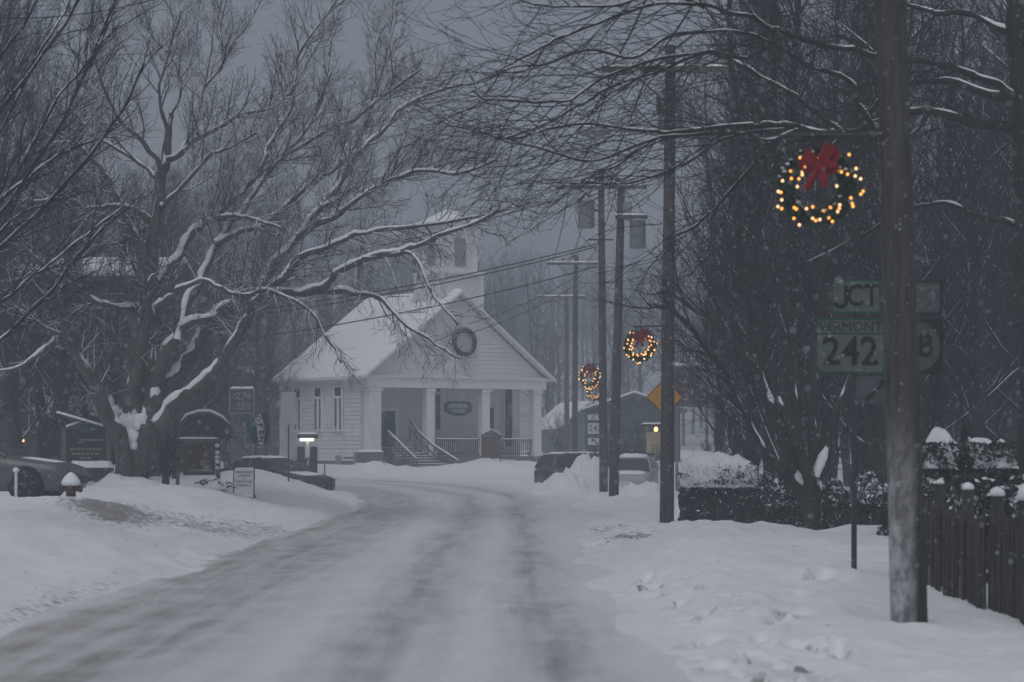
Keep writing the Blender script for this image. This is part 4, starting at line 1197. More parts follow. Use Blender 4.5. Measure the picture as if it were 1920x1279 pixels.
# roof slabs with snow
ov = .38
for s in (-1, 1):
    pts = []
    e_x = -ov if s < 0 else W + ov
    sl = (ZR - ZE) / (W / 2)
    ze = ZE - ov * sl * .55 + .08
    th = .14
    y0_, y1_ = -.32, L + .3
    vs = [(e_x, y0_, ze), (W / 2, y0_, ZR + .05), (W / 2, y1_, ZR + .05), (e_x, y1_, ze)]
    vs += [(x, y, zv + th) for x, y, zv in vs]
    r_ = MB().add(vs, [(0, 3, 2, 1), (4, 5, 6, 7), (0, 1, 5, 4), (1, 2, 6, 5), (2, 3, 7, 6), (3, 0, 4, 7)]).build('roof', M['whitetrim'], ch)
    # snow blanket
    nxs, nys = 26, 22; vs = []; fs = []
    for j in range(nys):
        for i in range(nxs):
            u = i / (nxs - 1); v_ = j / (nys - 1)
            x = e_x + (W / 2 - e_x) * u; y = y0_ + (y1_ - y0_) * v_
            zb_ = ze + (ZR + .05 - ze) * u + th
            ed = min(1, u / .05, v_ / .05, (1 - v_) / .05)
            vs.append((x, y, zb_ + .004 + .10 * math.sqrt(max(0, ed)) * (1 + .5 * float(vnoise(x * 1.3, y * 1.3, 17)))))
    for j in range(nys - 1):
        for i in range(nxs - 1):
            fs.append((j * nxs + i, j * nxs + i + 1, (j + 1) * nxs + i + 1, (j + 1) * nxs + i))
    MB().add(vs, fs).build('snow', M['snow'], r_, smooth=True)
# tower
tu, tv = 5.5, 1.55
ZT1 = 10.0 - .55; ZT2 = 12.4 - .55
tw = MB(); tw.box((tu, tv, (ZE + ZT1) / 2), (2.3, 2.3, ZT1 - ZE)); tower = tw.build('tower', M['white'], ch)
mb = MB()
for c_ in ((-1.15, -1.15), (1.15, -1.15), (-1.15, 1.15)):
    mb.box((tu + c_[0], tv + c_[1], (ZE + ZT1) / 2), (.2, .2, ZT1 - ZE))
mb.box((tu, tv, ZT1 + .04), (2.62, 2.62, .14)); mb.build('trim', M['whitetrim'], tower)
snow_cap(tu - 1.3, tu + 1.3, tv - 1.3, tv + 1.3, ZT1 + .11, .1, 5).build('snow', M['lump'], tower, smooth=True)
bf = MB(); bf.box((tu, tv, (ZT1 + ZT2) / 2 + .05), (1.9, 1.9, ZT2 - ZT1 - .1)); bel = bf.build('belfry', M['white'], ch)
MB().box((tu, tv, ZT2 + .03), (2.3, 2.3, .14)).box((tu - .95, tv - .95, (ZT1 + ZT2) / 2), (.16, .16, ZT2 - ZT1 - .1)).box((tu + .95, tv - .95, (ZT1 + ZT2) / 2), (.16, .16, ZT2 - ZT1 - .1)).build('trim', M['whitetrim'], bel)
MB().box((tu + .05, tv - .97, ZT1 + 1.05), (.62, .08, 1.35)).build('louvre', M['grey'], bel)
MB().box((tu - .97, tv, ZT1 + 1.05), (.08, .55, 1.3)).build('louvre', M['grey'], bel)
pr = MB(); pr.add([(tu - 1.28, tv - 1.28, ZT2 + .1), (tu + 1.28, tv - 1.28, ZT2 + .1), (tu + 1.28, tv + 1.28, ZT2 + .1), (tu - 1.28, tv + 1.28, ZT2 + .1), (tu, tv, ZT2 + .85)], [(0, 1, 4), (1, 2, 4), (2, 3, 4), (3, 0, 4), (3, 2, 1, 0)])
pr.build('tower_roof', M['snow'], ch)


def win(x, y, z_, w, h, face='front', lights=2, transom=0.0, parent=ch):
    fr = MB(); pn = MB()
    def bx(mb, cx, dy, cz, sx_, sy_, sz_):
        if face == 'front': mb.box((x + cx, y + dy, z_ + cz), (sx_, sy_, sz_))
        else: mb.box((x + dy, y + cx, z_ + cz), (sy_, sx_, sz_))
    t = .07
    bx(fr, -w / 2, -.04, h / 2, t, .09, h + .1); bx(fr, w / 2, -.04, h / 2, t, .09, h + .1); bx(fr, 0, -.045, h, w + .16, .1, .1); bx(fr, 0, -.05, 0, w + .2, .14, .07)
    bx(pn, 0, -.012, h / 2, w - t, .03, h - .05)
    for i in range(1, lights):
        bx(fr, -w / 2 + w * i / lights, -.035, (h - transom) / 2, w * .28, .06, h - transom)
    if transom: bx(fr, 0, -.037, h - transom, w, .065, .12)
    f = fr.build('window', M['whitetrim'], parent)
    pn.build('pane', M['glass'], f)


for v_ in (2.75, 4.75, 6.85):
    win(-.02, v_, 2.33 - .55, .75, 2.12, 'side', 2, .52)
win(5.05, PD - .02, 2.35 - .55, .85, 2.35, 'front', 2, .5)
win(8.4, PD - .02, 2.2 - .55, .5, 1.35, 'front', 1)
win(9.5, PD - .02, 1.5 - .55, .55, 3.0, 'front', 1)
MB().box((2.35, PD - .05, FL + 1.12), (1.0, .08, 2.2)).build('door', M['door'], ch)
MB().box((1.8, PD - .05, FL + 1.14), (.1, .1, 2.3)).box((2.9, PD - .05, FL + 1.14), (.1, .1, 2.3)).box((2.35, PD - .05, FL + 2.3), (1.2, .1, .14)).build('door_frame', M['whitetrim'], ch)
# porch railings
for a_, b_ in ((3.8, 6.5), (7.0, W - .65)):
    rl = MB(); rl.box(((a_ + b_) / 2, .3, FL + .82), (b_ - a_, .07, .06)); rl.box(((a_ + b_) / 2, .3, FL + .12), (b_ - a_, .05, .05))
    x = a_ + .06
    while x < b_: rl.box((x, .3, FL + .46), (.03, .03, .65)); x += .12
    rlo = rl.build('railing', M['slate'], ch)
    snow_cap(a_, b_, .25, .35, FL + .85, .05, 9, 16, 4, .05).build('snow', M['lump'], rlo, smooth=True)
# steps descending out of the porch on the left, with rails
st = MB(); u0, u1 = 1.2, 3.2; ns = 8
for i in range(ns):
    zt = .93 - i * .125
    st.box(((u0 + u1) / 2, 1.0 - i * .48, zt / 2 - .35), (u1 - u0, .46, zt + .7))
st.box(((u0 + u1) / 2, 1.75, .12), (u1 - u0, .98, 1.6))
sto = st.build('steps', M['wood'], ch)
sn_ = MB()
for i in range(ns):
    c_ = snow_cap(u0 + .05, u1 - .05, .79 - i * .48, 1.18 - i * .48, .93 - i * .125, .03, 20 + i, 12, 4, .15); sn_.add(c_.v, c_.f)
sn_.build('snow', M['lump'], sto, smooth=True)
for u, line in ((u0, [(.15, 1.70), (-.4, 1.42), (-2.45, .36)]), (u1, [(1.45, 2.25), (.5, 1.62), (-.6, 1.08), (-2.95, .28)])):
    hr = MB(); hr.tube([(u, y_, z_) for y_, z_ in line], .065, 8)
    hr.tube([(u, y_ - .05, z_ - .42) for y_, z_ in line], .04, 6)
    for k in range(9):
        yy = line[0][0] + (line[-1][0] - line[0][0]) * k / 8; zt = float(np.interp(-yy, [-q_[0] for q_ in line], [q_[1] for q_ in line]))
        hr.tube([(u, yy, zt), (u, yy, zt - .95)], .03, 6)
    ho = hr.build('handrail', M['slate'], ch)
    MB().tube([(u, y_, z_ + .055) for y_, z_ in line], .045, 6).build('snow', M['lump'], ho, smooth=True)
# small foundation vents / door on the side wall
MB().box((-.03, 2.75, .25), (.06, .55, .62)).build('hatch', M['grey'], ch)
MB().box((-.03, 1.1, .4), (.06, .35, .7)).build('meter_box', M['grey'], ch)
# hanging sign in the porch
hs = thing('hanging_sign', 'dark green hanging sign with pale lettering between the porch columns', 'sign', (c0[0] + ca * 5.25 - sa * .3, 107 + sa * 5.25 + ca * .3, .55 + 2.85), A)
ol = [(-.78, .22), (-.60, .34), (.60, .34), (.78, .22), (.78, -.16), (.5, -.3), (.2, -.36), (-.2, -.36), (-.5, -.3), (-.78, -.16)]
MB().prism(ol, -.03, .03).build('board', mat('sign_board_green', (.03, .045, .042), .6, 8, .2), hs)
text_part('GENERAL', .27, hs, M['signwhite'], (0, -.036, .12))
text_part('STORE', .24, hs, M['signwhite'], (0, -.036, -.14))
MB().tube([(-.6, 0, .34), (-.6, 0, .9)], .012, 5).tube([(.6, 0, .34), (.6, 0, .9)], .012, 5).build('chain', M['darkmetal'], hs)
# wreath on the gable
gw = wreath('big unlit grey wreath hung on the church gable', (c0[0] + ca * 5.35 + sa * .15, 107 + sa * 5.35 - ca * .15, float(P(0, 642, 110)[2])), .72, 0, False, False, 8, 1.0, A, 'needle_old', .2)
gw['group'] = 'wreaths along the street'

# ------------------------------------------------------------------ church forecourt
q = P(921, 868, 104)
nb = thing('notice_board', 'reddish notice board under a little gable in front of the church porch', 'notice board', (q[0], 104, gz(q[0], 104) - .1))
MB().box((0, 0, .62), (.78, .06, 1.0)).build('board', mat('notice_red', (.105, .075, .07), .7, 8, .3), nb)
MB().box((-.42, 0, .6), (.07, .09, 1.25)).box((.42, 0, .6), (.07, .09, 1.25)).build('frame', M['wood'], nb)
MB().prism([(-.5, 1.14), (.5, 1.14), (0, 1.42)], -.1, .1).build('gable', M['brown'], nb)
MB().prism([(-.54, 1.15), (-.5, 1.15), (0, 1.425), (.5, 1.15), (.54, 1.15), (0, 1.48)], -.12, .12).build('snow', M['lump'], nb)
q = P(694, 873, 104)
pl = thing('planter', 'low dark stone planter box capped with snow left of the church porch', 'planter', (q[0], 104, gz(q[0], 104) - .1), .3)
MB().box((0, 0, .22), (1.2, .5, .5)).build('box', M['stone'], pl, bevel=.03)
snow_cap(-.62, .62, -.27, .27, .47, .14, 3).build('snow', M['lump'], pl, smooth=True)

# ------------------------------------------------------------------ vehicles
def ringpts(x, zb, zm, zt, wb, wm, wt):
    h = [(wb, zb), (wm, zb + .28 * (zm - zb)), (wm, zb + .7 * (zm - zb)), (wm * .985, zm), (wt, zt - .04), (wt * .9, zt)]
    return [(x, -a, b) for a, b in h] + [(x, a, b) for a, b in h[::-1]]


def wheel(parent, c, r, w=.2):
    e = MB().lathe([(r * .6, -w / 2), (r * .92, -w / 2), (r, -w * .3), (r, w * .3), (r * .92, w / 2), (r * .6, w / 2)], c, 24, 'Y').build('wheel', M['tyre'], parent, smooth=True)
    mb = MB().lathe([(r * .66, -w * .46), (r * .68, -w * .3), (r * .60, -w * .28), (r * .60, w * .3)], c, 24, 'Y', cap=False)
    mb.lathe([(r * .14, -w * .5), (r * .14, -w * .2)], c, 12, 'Y')
    for k in range(5):
        a = k * 2 * math.pi / 5 + .3
        mb.add([(c[0] + r * (q1 * math.cos(a) + q2 * math.cos(a + 1.57)), c[1] + yy, c[2] + r * (q1 * math.sin(a) + q2 * math.sin(a + 1.57))) for yy in (-w * .5, -w * .3) for q1, q2 in ((.08, -.09), (.64, -.07), (.64, .07), (.08, .09))],
               [(0, 1, 2, 3), (7, 6, 5, 4), (0, 4, 5, 1), (1, 5, 6, 2), (2, 6, 7, 3)])
    mb.build('rim', M['rim'], e)
    MB().lathe([(r * .6, -.02), (r * .6, .02)], (c[0], c[1] + w * .1, c[2]), 20, 'Y').build('brake', M['black'], e)


def car(label, loc, rz, kind, paint, group='cars parked along the street', snow=.05):
    e = thing('parked_car', label, 'car', loc, rz, group)
    if kind == 'sedan':
        hoodz, beltz, roofz = .86, .94, 1.44
        st_ = [(2.3, .42, .60, .62, .62, .70, .6), (2.22, .25, .66, .70, .74, .82, .7), (1.9, .2, .74, .80, .78, .88, .72), (1.2, .2, .84, .90, .8, .9, .74), (.85, .2, .88, .96, .8, .9, .74),
               (-1.3, .2, .92, 1.0, .8, .9, .74), (-1.6, .2, .95, 1.03, .8, .9, .74), (-2.15, .25, .92, .98, .76, .86, .7), (-2.3, .4, .8, .85, .66, .74, .62)]
        cab = [(.95, .93, .62, .93), (.25, .94, .62, 1.36), (-.2, .95, .60, 1.43), (-.9, .96, .59, 1.42), (-1.25, .97, .58, 1.32), (-1.75, .98, .62, 1.0)]
        wb = (1.38, -1.38); wr_ = .33
    else:
        st_ = [(2.25, .45, .8, .85, .66, .74, .62), (2.15, .3, .9, .96, .78, .86, .72), (1.9, .25, .98, 1.04, .8, .9, .74), (1.0, .25, 1.06, 1.12, .82, .92, .78), (-1.9, .25, 1.06, 1.14, .82, .92, .78), (-2.2, .3, 1.0, 1.1, .8, .9, .76), (-2.28, .4, .9, 1.0, .74, .84, .7)]
        cab = [(1.05, 1.08, .70, 1.10), (.45, 1.08, .70, 1.62), (0, 1.08, .69, 1.70), (-1.5, 1.08, .69, 1.70), (-2.0, 1.08, .68, 1.62), (-2.22, 1.08, .72, 1.12)]
        wb = (1.35, -1.35); wr_ = .36
    bo = MB().loft([ringpts(x, a, b, c, d, f, g) for x, a, b, c, d, f, g in st_]).build('body', paint, e, smooth=True)
    gl = []
    for x, zb_, wt, zt in cab:
        gl.append([(x, -.84, zb_ - .03), (x, -wt, zt - .05), (x, -wt * .8, zt), (x, wt * .8, zt), (x, wt, zt - .05), (x, .84, zb_ - .03)])
    MB().loft(gl).build('window', M['glass'], e, smooth=False)
    rf = cab[1:-1]
    MB().loft([[(x, -wt - .012, zt - .075), (x, -wt - .012, zt - .045), (x, -wt * .8, zt + .012), (x, wt * .8, zt + .012), (x, wt + .012, zt - .045), (x, wt + .012, zt - .075)] for x, zb_, wt, zt in rf]).build('roof', paint, e, smooth=True)
    PL = lambda a, b, r_: MB().tube([a, b], r_, 6).build('pillar', paint, e)
    for s in (-1, 1):
        a_, b_ = cab[0], cab[1]
        PL((a_[0], s * .85, a_[1]), (b_[0], s * (b_[2] + .01), b_[3] - .04), .035)
        a_, b_ = cab[-1], cab[-2]
        PL((a_[0], s * .85, a_[1]), (b_[0], s * (b_[2] + .01), b_[3] - .04), .05)
        xm = (cab[1][0] + cab[-2][0]) / 2
        PL((xm, s * .86, cab[2][1] - .02), (xm - .05, s * (cab[2][2] + .012), cab[2][3] - .05), .035)
    for x in wb:
        for s in (-1, 1):
            wheel(e, (x, s * .84, wr_), wr_)
            MB().lathe([(wr_ * 1.16, -.08), (wr_ * 1.16, .08)], (x, s * .815, wr_ + .02), 22, 'Y').build('wheel_arch', M['black'], e)
    for s in (-1, 1):
        MB().loft([[(st_[1][0] - .22 + .02 * k, s * (.5 + .13 * k), st_[1][2] - .10 + .02 * k), (st_[1][0] + .06 - .06 * k, s * (.5 + .13 * k), st_[1][2] - .14), (st_[1][0] + .06 - .06 * k, s * (.5 + .13 * k), st_[1][2] - .02), (st_[1][0] - .22, s * (.5 + .13 * k), st_[1][2] + .03)] for k in range(3)]).build('headlight', M['lens'], e, smooth=False)
        MB().box((st_[-2][0] - .05, s * .68, st_[-2][2] - .12), (.12, .26, .2)).build('tail_light', M['maroon'], e, bevel=.02)
        MB().box((.75, s * .98, cab[0][1] + .08), (.1, .2, .13)).build('mirror', paint, e, bevel=.03)
    MB().box((st_[0][0] - .03, 0, .42), (.12, 1.1, .16)).build('grille', M['black'], e, bevel=.02)
    if snow:
        x0_, x1_ = cab[-2][0] + .05, cab[1][0] - .02; zt = cab[2][3]
        sn = MB(); c_ = snow_cap(x0_, x1_, -.56, .56, zt - .03, snow + .06, 2, 16, 10, .15); sn.add(c_.v, c_.f)
        # slab on the bonnet and windscreen foot
        vs = []; fs = []
        xs = np.linspace(.98, st_[1][0] - .15, 10); ysn = np.linspace(-.72, .72, 9)
        zs = np.interp(xs, [s_[0] for s_ in st_[:6]][::-1], [s_[3] for s_ in st_[:6]][::-1])
        for i, x in enumerate(xs):
            for j, y in enumerate(ysn):
                ed = min(1, i / 2, (len(xs) - 1 - i) / 2, j / 1.5, (len(ysn) - 1 - j) / 1.5)
                vs.append((x, y, zs[i] - .035 + (snow * .6 + .035) * math.sqrt(max(0, ed)) * (1 + .4 * float(vnoise(x * 3, y * 3, 2)))))
        for i in range(len(xs) - 1):
            for j in range(len(ysn) - 1):
                fs.append((i * 9 + j, i * 9 + j + 1, (i + 1) * 9 + j + 1, (i + 1) * 9 + j))
        sn.add(vs, fs)
        sn.build('snow', M['lump'], e, smooth=True)
    return e


fwx = (72 - 960) / F * 48
car('dark grey sedan at the left edge, nose pointing right, light snow on its bonnet', (fwx - 1.38, 48, .44), R(-4), 'sedan', M['carbody'], snow=.015)
q = P(1062, 900, 93)
car('dark boxy car with a snow-edged roof beside the distant poles, right of the church', (q[0] + 1.1, 93, -.42), R(24), 'suv', M['cardark'], snow=.03)
q = P(1190, 900, 88)
sv = car('pale snow-covered car facing the street between the poles and the hedge', (q[0], 90, -.55), R(-98), 'suv', M['carlight'], snow=.10)
MB().box((2.30, -.1, .62), (.03, .5, .3)).build('licence_plate', M['signwhite'], sv)
q = P(515, 880, 82)
car('low dark car half buried behind the left snowbank near the lit pump', (q[0], 82, -.26), R(-38), 'sedan', M['cardark'], snow=.03)

# ------------------------------------------------------------------ left roadside
q = P(133, 940, 45)
hy = thing('fire_hydrant', 'rusty fire hydrant under a peaked cap of snow in front of the dark car', 'fire hydrant', (q[0], 45, gz(q[0], 45) - .06))
MB().lathe([(.14, 0), (.14, .05), (.10, .07), (.095, .36), (.125, .38), (.125, .42), (.11, .44), (.09, .52), (.03, .57)], (0, 0, 0), 16).build('barrel', M['hydrant'], hy, smooth=True)
MB().lathe([(.06, -.2), (.06, .2)], (0, 0, .30), 10, 'X').lathe([(.075, -.22), (.075, -.17)], (0, 0, .30), 10, 'X').lathe([(.075, .17), (.075, .22)], (0, 0, .30), 10, 'X').build('nozzle', M['hydrant'], hy)
MB().lathe([(.07, -.2), (.07, 0)], (0, 0, .28), 10, 'Y').build('nozzle', M['hydrant'], hy)
MB().lathe([(.15, .36), (.195, .39), (.185, .45), (.12, .55), (.05, .61), (.015, .63)], (0, 0, 0), 14).build('snow', M['lump'], hy, smooth=True)
q = P(30, 950, 44)
mk = thing('marker_post', 'short pale post with a snow cap beside the sedan wheel', 'post', (q[0], 44, gz(q[0], 44) - .1))
MB().tube([(0, 0, 0), (0, 0, .62)], .03, 8).build('shaft', M['signwhite'], mk)
MB().lathe([(.035, .6), (.065, .62), (.06, .66), (.02, .69)], (0, 0, 0), 10).build('snow', M['lump'], mk, smooth=True)

# covered town notice board
dk = 62
q = P(160, 905, dk); kz = float(q[2])
ks = thing('town_board', 'dark notice board under a low snow-edged gable roof behind the sedan', 'notice board', (q[0], dk, kz))
kx = lambda x: (x - 160) / F * dk
kq = lambda y: (905 - y) / F * dk
MB().box((kx(120), 0, kq(800) / 2), (.13, .13, kq(800))).build('post', M['wood'], ks)
MB().box((kx(204), 0, kq(800) / 2), (.13, .13, kq(800))).build('post', M['wood'], ks)
MB().box((kx(162), -.02, kq(842)), (kx(200) - kx(124), .08, kq(806) - kq(878))).build('board', mat('board_dark', (.022, .026, .03), .6, 8, .3), ks)
MB().prism([(kx(122), kq(806)), (kx(202), kq(806)), (kx(162), kq(793))], -.05, .03).build('gable', M['slate'], ks)
MB().prism([(kx(150), kq(810)), (kx(172), kq(810)), (kx(170), kq(803)), (kx(162), kq(798)), (kx(154), kq(803))], -.065, -.055).build('emblem', M['teal'], ks)
mb = MB(); rr_ = random.Random(2)
for yy, x0_, x1_ in ((825, 150, 196), (830, 148, 158), (842, 132, 192), (851, 136, 188), (859, 150, 174), (866, 134, 193)):
    x = x0_
    while x < x1_ - 2:
        w_ = rr_.uniform(3, 8); w_ = min(w_, x1_ - x)
        mb.box((kx(x + w_ / 2), -.066, kq(yy)), (kx(w_) - kx(0), .004, .045)); x += w_ + rr_.uniform(1.2, 2.5)
mb.build('lettering', M['text_dim'], ks)
for a_, b_ in (((108, 776), (200, 803)), ((126, 803), (162, 790))):
    MB().tube([(kx(a_[0]), -.12, kq(a_[1])), (kx(b_[0]), -.12, kq(b_[1]))], .05, 6).build('roof_edge', M['wood'], ks)
    MB().tube([(kx(a_[0]), -.12, kq(a_[1]) + .045), (kx(b_[0]), -.12, kq(b_[1]) + .045)], .045, 6).build('snow', M['lump'], ks, smooth=True)
rf = MB().add([(kx(108), -.2, kq(777)), (kx(201), -.2, kq(804)), (kx(201), 1.2, kq(800)), (kx(108), 1.2, kq(773))], [(0, 1, 2, 3)]); rf.add([(kx(108), -.2, kq(777) - .05), (kx(201), -.2, kq(804) - .05), (kx(201), 1.2, kq(800) - .05), (kx(108), 1.2, kq(773) - .05)], [(3, 2, 1, 0)]); rf.build('roof', M['slate'], ks)
q = P(172, 900, 60)
bn = thing('bench', 'dark green bench slab with thick snow under the covered notice board', 'bench', (q[0], 60, gz(q[0], 60)))
MB().box((0, 0, .30), (1.15, .4, .26)).build('seat', M['greenwall'], bn, bevel=.01)
MB().box((-.45, 0, .1), (.1, .35, .24)).build('leg', M['wood'], bn)
MB().box((.45, 0, .1), (.1, .35, .24)).build('leg', M['wood'], bn)
snow_cap(-.58, .58, -.22, .22, .43, .2, 6, 14, 6, .06).build('snow', M['lump'], bn, smooth=True)

# arched timber sign frame
da = 61
q = P(370, 912, da); az = gz(q[0], da) - .05
af = thing('sign_frame', 'arched timber frame holding a brown board, left of the white sandwich board', 'sign frame', (q[0], da, az))
ax_ = lambda x: (x - 370) / F * da
aq = lambda y: float(P(0, y, da)[2]) - az
MB().box((ax_(333), 0, aq(822) / 2), (.09, .09, aq(822))).build('post', M['wood'], af)
MB().box((ax_(409), 0, aq(822) / 2), (.11, .11, aq(822))).build('post', M['wood'], af)
MB().box((ax_(371), 0, aq(826)), (ax_(412) - ax_(330), .1, .1)).build('beam', M['wood'], af)
snow_cap(ax_(331), ax_(411), -.06, .06, aq(823), .06, 3, 22, 4, .05).build('snow', M['lump'], af, smooth=True)
MB().box((ax_(374), -.01, aq(861)), (ax_(404) - ax_(344), .05, aq(832) - aq(892))).build('board', M['brown'], af)
MB().box((ax_(376), -.045, aq(882)), (ax_(398) - ax_(350), .01, .06)).build('stripe', M['text_dim'], af)
arch = [(ax_(x), aq(y)) for x, y in ((333, 820), (338, 796), (350, 781), (372, 774), (395, 774), (416, 784), (432, 800), (440, 820))]
MB().tube([(x, 0, zz_) for x, zz_ in arch], .055, 6).build('arch', M['wood'], af)
MB().tube([(x, -.01, zz_ + .05) for x, zz_ in arch[1:-1]], [.02, .045, .05, .05, .045, .02], 6).build('snow', M['lump'], af, smooth=True)
MB().prism([(x * .96, zz_ - .06) for x, zz_ in arch], .05, .09).build('infill', mat('dusky_panel', (.05, .045, .055), .8, 4, .3), af)
mb = MB()
for yy in (836, 849, 858, 866, 878):
    mb.lathe([(.02, -.05), (.06, -.03), (.065, .03), (.02, .06)], (ax_(408), -.06, aq(yy)), 8)
mb.build('snow', M['lump'], af, smooth=True)

# OPEN flag on a slanted pole
dfl = 63
q = P(412, 832, dfl); fz = float(q[2])
ff = thing('open_flag', 'teal, white and dark red OPEN flag drooping from a slanted pole', 'flag', (q[0], dfl, fz))
fx_ = lambda x: (x - 412) / F * dfl
fq = lambda y: (832 - y) / F * dfl
MB().tube([(fx_(414), 0, fq(830)), (fx_(486), -.05, fq(776))], .022, 8).build('staff', M['metal'], ff)


def cloth(cols, mt, nm, n=12):
    """cols: list of two curves (top->bottom) of (x,y) px"""
    vs, fs = [], []
    A_ = catmull(cols[0], 4); B_ = catmull(cols[1], 4); mcols = 6
    for i in range(len(A_)):
        for j in range(mcols):
            t = j / (mcols - 1); p = A_[i] * (1 - t) + B_[i] * t
            vs.append((fx_(p[0]), -.05 + .05 * math.sin(i * .5 + j * .9), fq(p[1])))
    for i in range(len(A_) - 1):
        for j in range(mcols - 1):
            a = i * mcols + j; fs.append((a, a + 1, a + mcols + 1, a + mcols))
    k = len(vs); vs += [(x, y + .012, z_) for x, y, z_ in vs]; fs += [tuple(i + k for i in f[::-1]) for f in fs[:]]
    return MB().add(vs, fs).build(nm, mt, ff, smooth=True)


cloth(([(462, 793), (464, 806), (470, 820), (474, 832)], [(477, 783), (481, 800), (484, 818), (486, 834)]), M['teal'], 'teal_stripe')
cloth(([(477, 783), (481, 800), (484, 818), (486, 834)], [(489, 776), (495, 795), (497, 815), (494, 834)]), M['signwhite'], 'white_stripe')
cloth(([(489, 776), (495, 795), (497, 815), (494, 834)], [(502, 774), (504, 795), (505, 812), (500, 828)]), M['maroon'], 'red_stripe')
for ch_, (x, y), rot in zip('OPEN', ((484.5, 785), (488.5, 798), (490.5, 811), (490.5, 824)), (-1.2, -1.3, -1.45, -1.6)):
    text_part(ch_, .20, ff, M['black'], (fx_(x), -.13, fq(y)), roll=rot, bold=.006)
# A-frame board
q = P(458, 918, 60); az = gz(q[0], 60) - .02
M['board_white'] = mat('board_white', (.78, .79, .8), .5, 9, .06)
sbd = thing('sandwich_board', 'white sandwich board with a breakfast and lunch menu standing in the snow', 'sandwich board', (q[0], 60, az), R(3))
for s, nm in ((-1, 'front_panel'), (1, 'back_panel')):
    MB().box((0, s * .14, .37), (.50, .025, .76), rx=s * .18).build(nm, M['board_white'], sbd, bevel=.005)
tl = [('BREAKFAST', .085, .66), ('LUNCH', .095, .57), ('&', .07, .49), ('EAT IN OR', .09, .41), ('TAKEOUT', .085, .31)]
for s_, sz, zz_ in tl:
    text_part(s_, sz, sbd, M['black'], (0, -.157 + (zz_ - .37) * .18 - .004, zz_), ext=.002)
MB().box((0, 0, .02), (.6, .34, .05)).build('base', M['darkmetal'], sbd)
MB().box((-.27, -.14, .37), (.03, .04, .76), rx=-.18).box((.27, -.14, .37), (.03, .04, .76), rx=-.18).build('edge', M['darkmetal'], sbd)
snow_cap(-.26, .26, -.06, .06, .745, .05, 2, 12, 4, .1).build('snow', M['lump'], sbd, smooth=True)
# snowy brush pile beside it
q = P(402, 922, 59)
bp = Tree(31)
for k in range(30):
    a = random.uniform(0, 6.28); l = random.uniform(.15, .42)
    x, y = q[0] + random.uniform(-.25, .25), 59 + random.uniform(-.2, .2); zz_ = gz(x, y)
    bp.limb([(x, y, zz_ + .03), (x + l * .5 * math.cos(a), y + l * .4 * math.sin(a), zz_ + .10 + random.uniform(0, .12)), (x + l * math.cos(a), y + l * .6 * math.sin(a), zz_ + .08)], [.03, .025, .015])
bpo = thing('brush_pile', 'small heap of snow-covered cut branches at the foot of the arched frame', 'brush pile', (q[0], 59, gz(q[0], 59)))
bp.build(bpo, M['bark'], M['twig'], M['lump'], .01, (q[0], 59, gz(q[0], 59)), patch=.2)
MB().lathe([(.34, -.06), (.36, .02), (.25, .12), (.1, .19), (.02, .2)], (.02, .05, 0), 14).build('snow', M['lump'], bpo, smooth=True)
# bare shrub right of the big trunk
SH = [dict(gap=.10, t0=.2, ang=35, len=.5, n=5, wob=.16, rad=.006, rmin=.005, trop=(0, 0, .2)), dict(gap=.1, t0=.1, ang=40, len=.25, n=4, wob=.2, rad=.005, rmin=.004)]


def shrub(px_, py_, d, w, h, n, label, seed, snow=True, twig='twig', group=None, nm='bare_shrub'):
    t = Tree(seed); b = P(px_, py_, d); b[2] = gz(b[0], d) - .05
    for k in range(n):
        a = t.r.uniform(0, 6.28); f = t.r.uniform(.2, 1); hh = h * t.r.uniform(.7, 1.1)
        tip = b + np.array([math.cos(a) * w * f, math.sin(a) * w * f, hh])
        mid = b + np.array([math.cos(a) * w * f * .35, math.sin(a) * w * f * .35, hh * .55])
        q, rr = t.limb([b + np.array([math.cos(a) * .08, math.sin(a) * .08, 0]), mid, tip], [.016, .011, .006]); t.grow(q, rr, 0, SH)
    e = thing(nm, label, 'shrub', b, 0, group)
    t.build(e, M['bark'], M[twig], M['lump'] if snow else None, .0055, b, patch=.4)
    return e


shrub(310, 915, 60, .45, 1.35, 16, 'brownish twiggy bare shrub against the right side of the big leaning trunk', 51, False)
shrub(275, 915, 58.5, .22, .4, 7, 'tiny snow-speckled shrub at the foot of the big trunk', 52)
shrub(570, 890, 84, .7, 1.0, 14, 'tangled bare shrub between the half-buried car and the lit pump', 53)
for k, (x_, y_, d_, w_, h_) in enumerate(((1165, 880, 96, .9, 2.4), (1200, 880, 97, .9, 2.6), (1130, 890, 95, .8, 2.2), (1225, 880, 96, .8, 2.2))):
    shrub(x_, y_, d_, w_, h_, 14, 'frosted bare shrub behind the pale snow-covered car', 60 + k, True, 'twig_grey', 'frosted shrubs by the green building')
shrub(1050, 840, 116, 1.2, 2.6, 14, 'frosted bush between the church corner and the distant pole', 66, True, 'twig_grey')
shrub(1345, 860, 72, 1.1, 1.8, 18, 'low dark snow-dusted bush behind the clipped hedge', 67, True, 'twig_dark')
shrub(1390, 850, 70, 1.0, 2.0, 18, 'taller dark snow-dusted bush behind the clipped hedge, nearer the stems', 68, True, 'twig_dark')

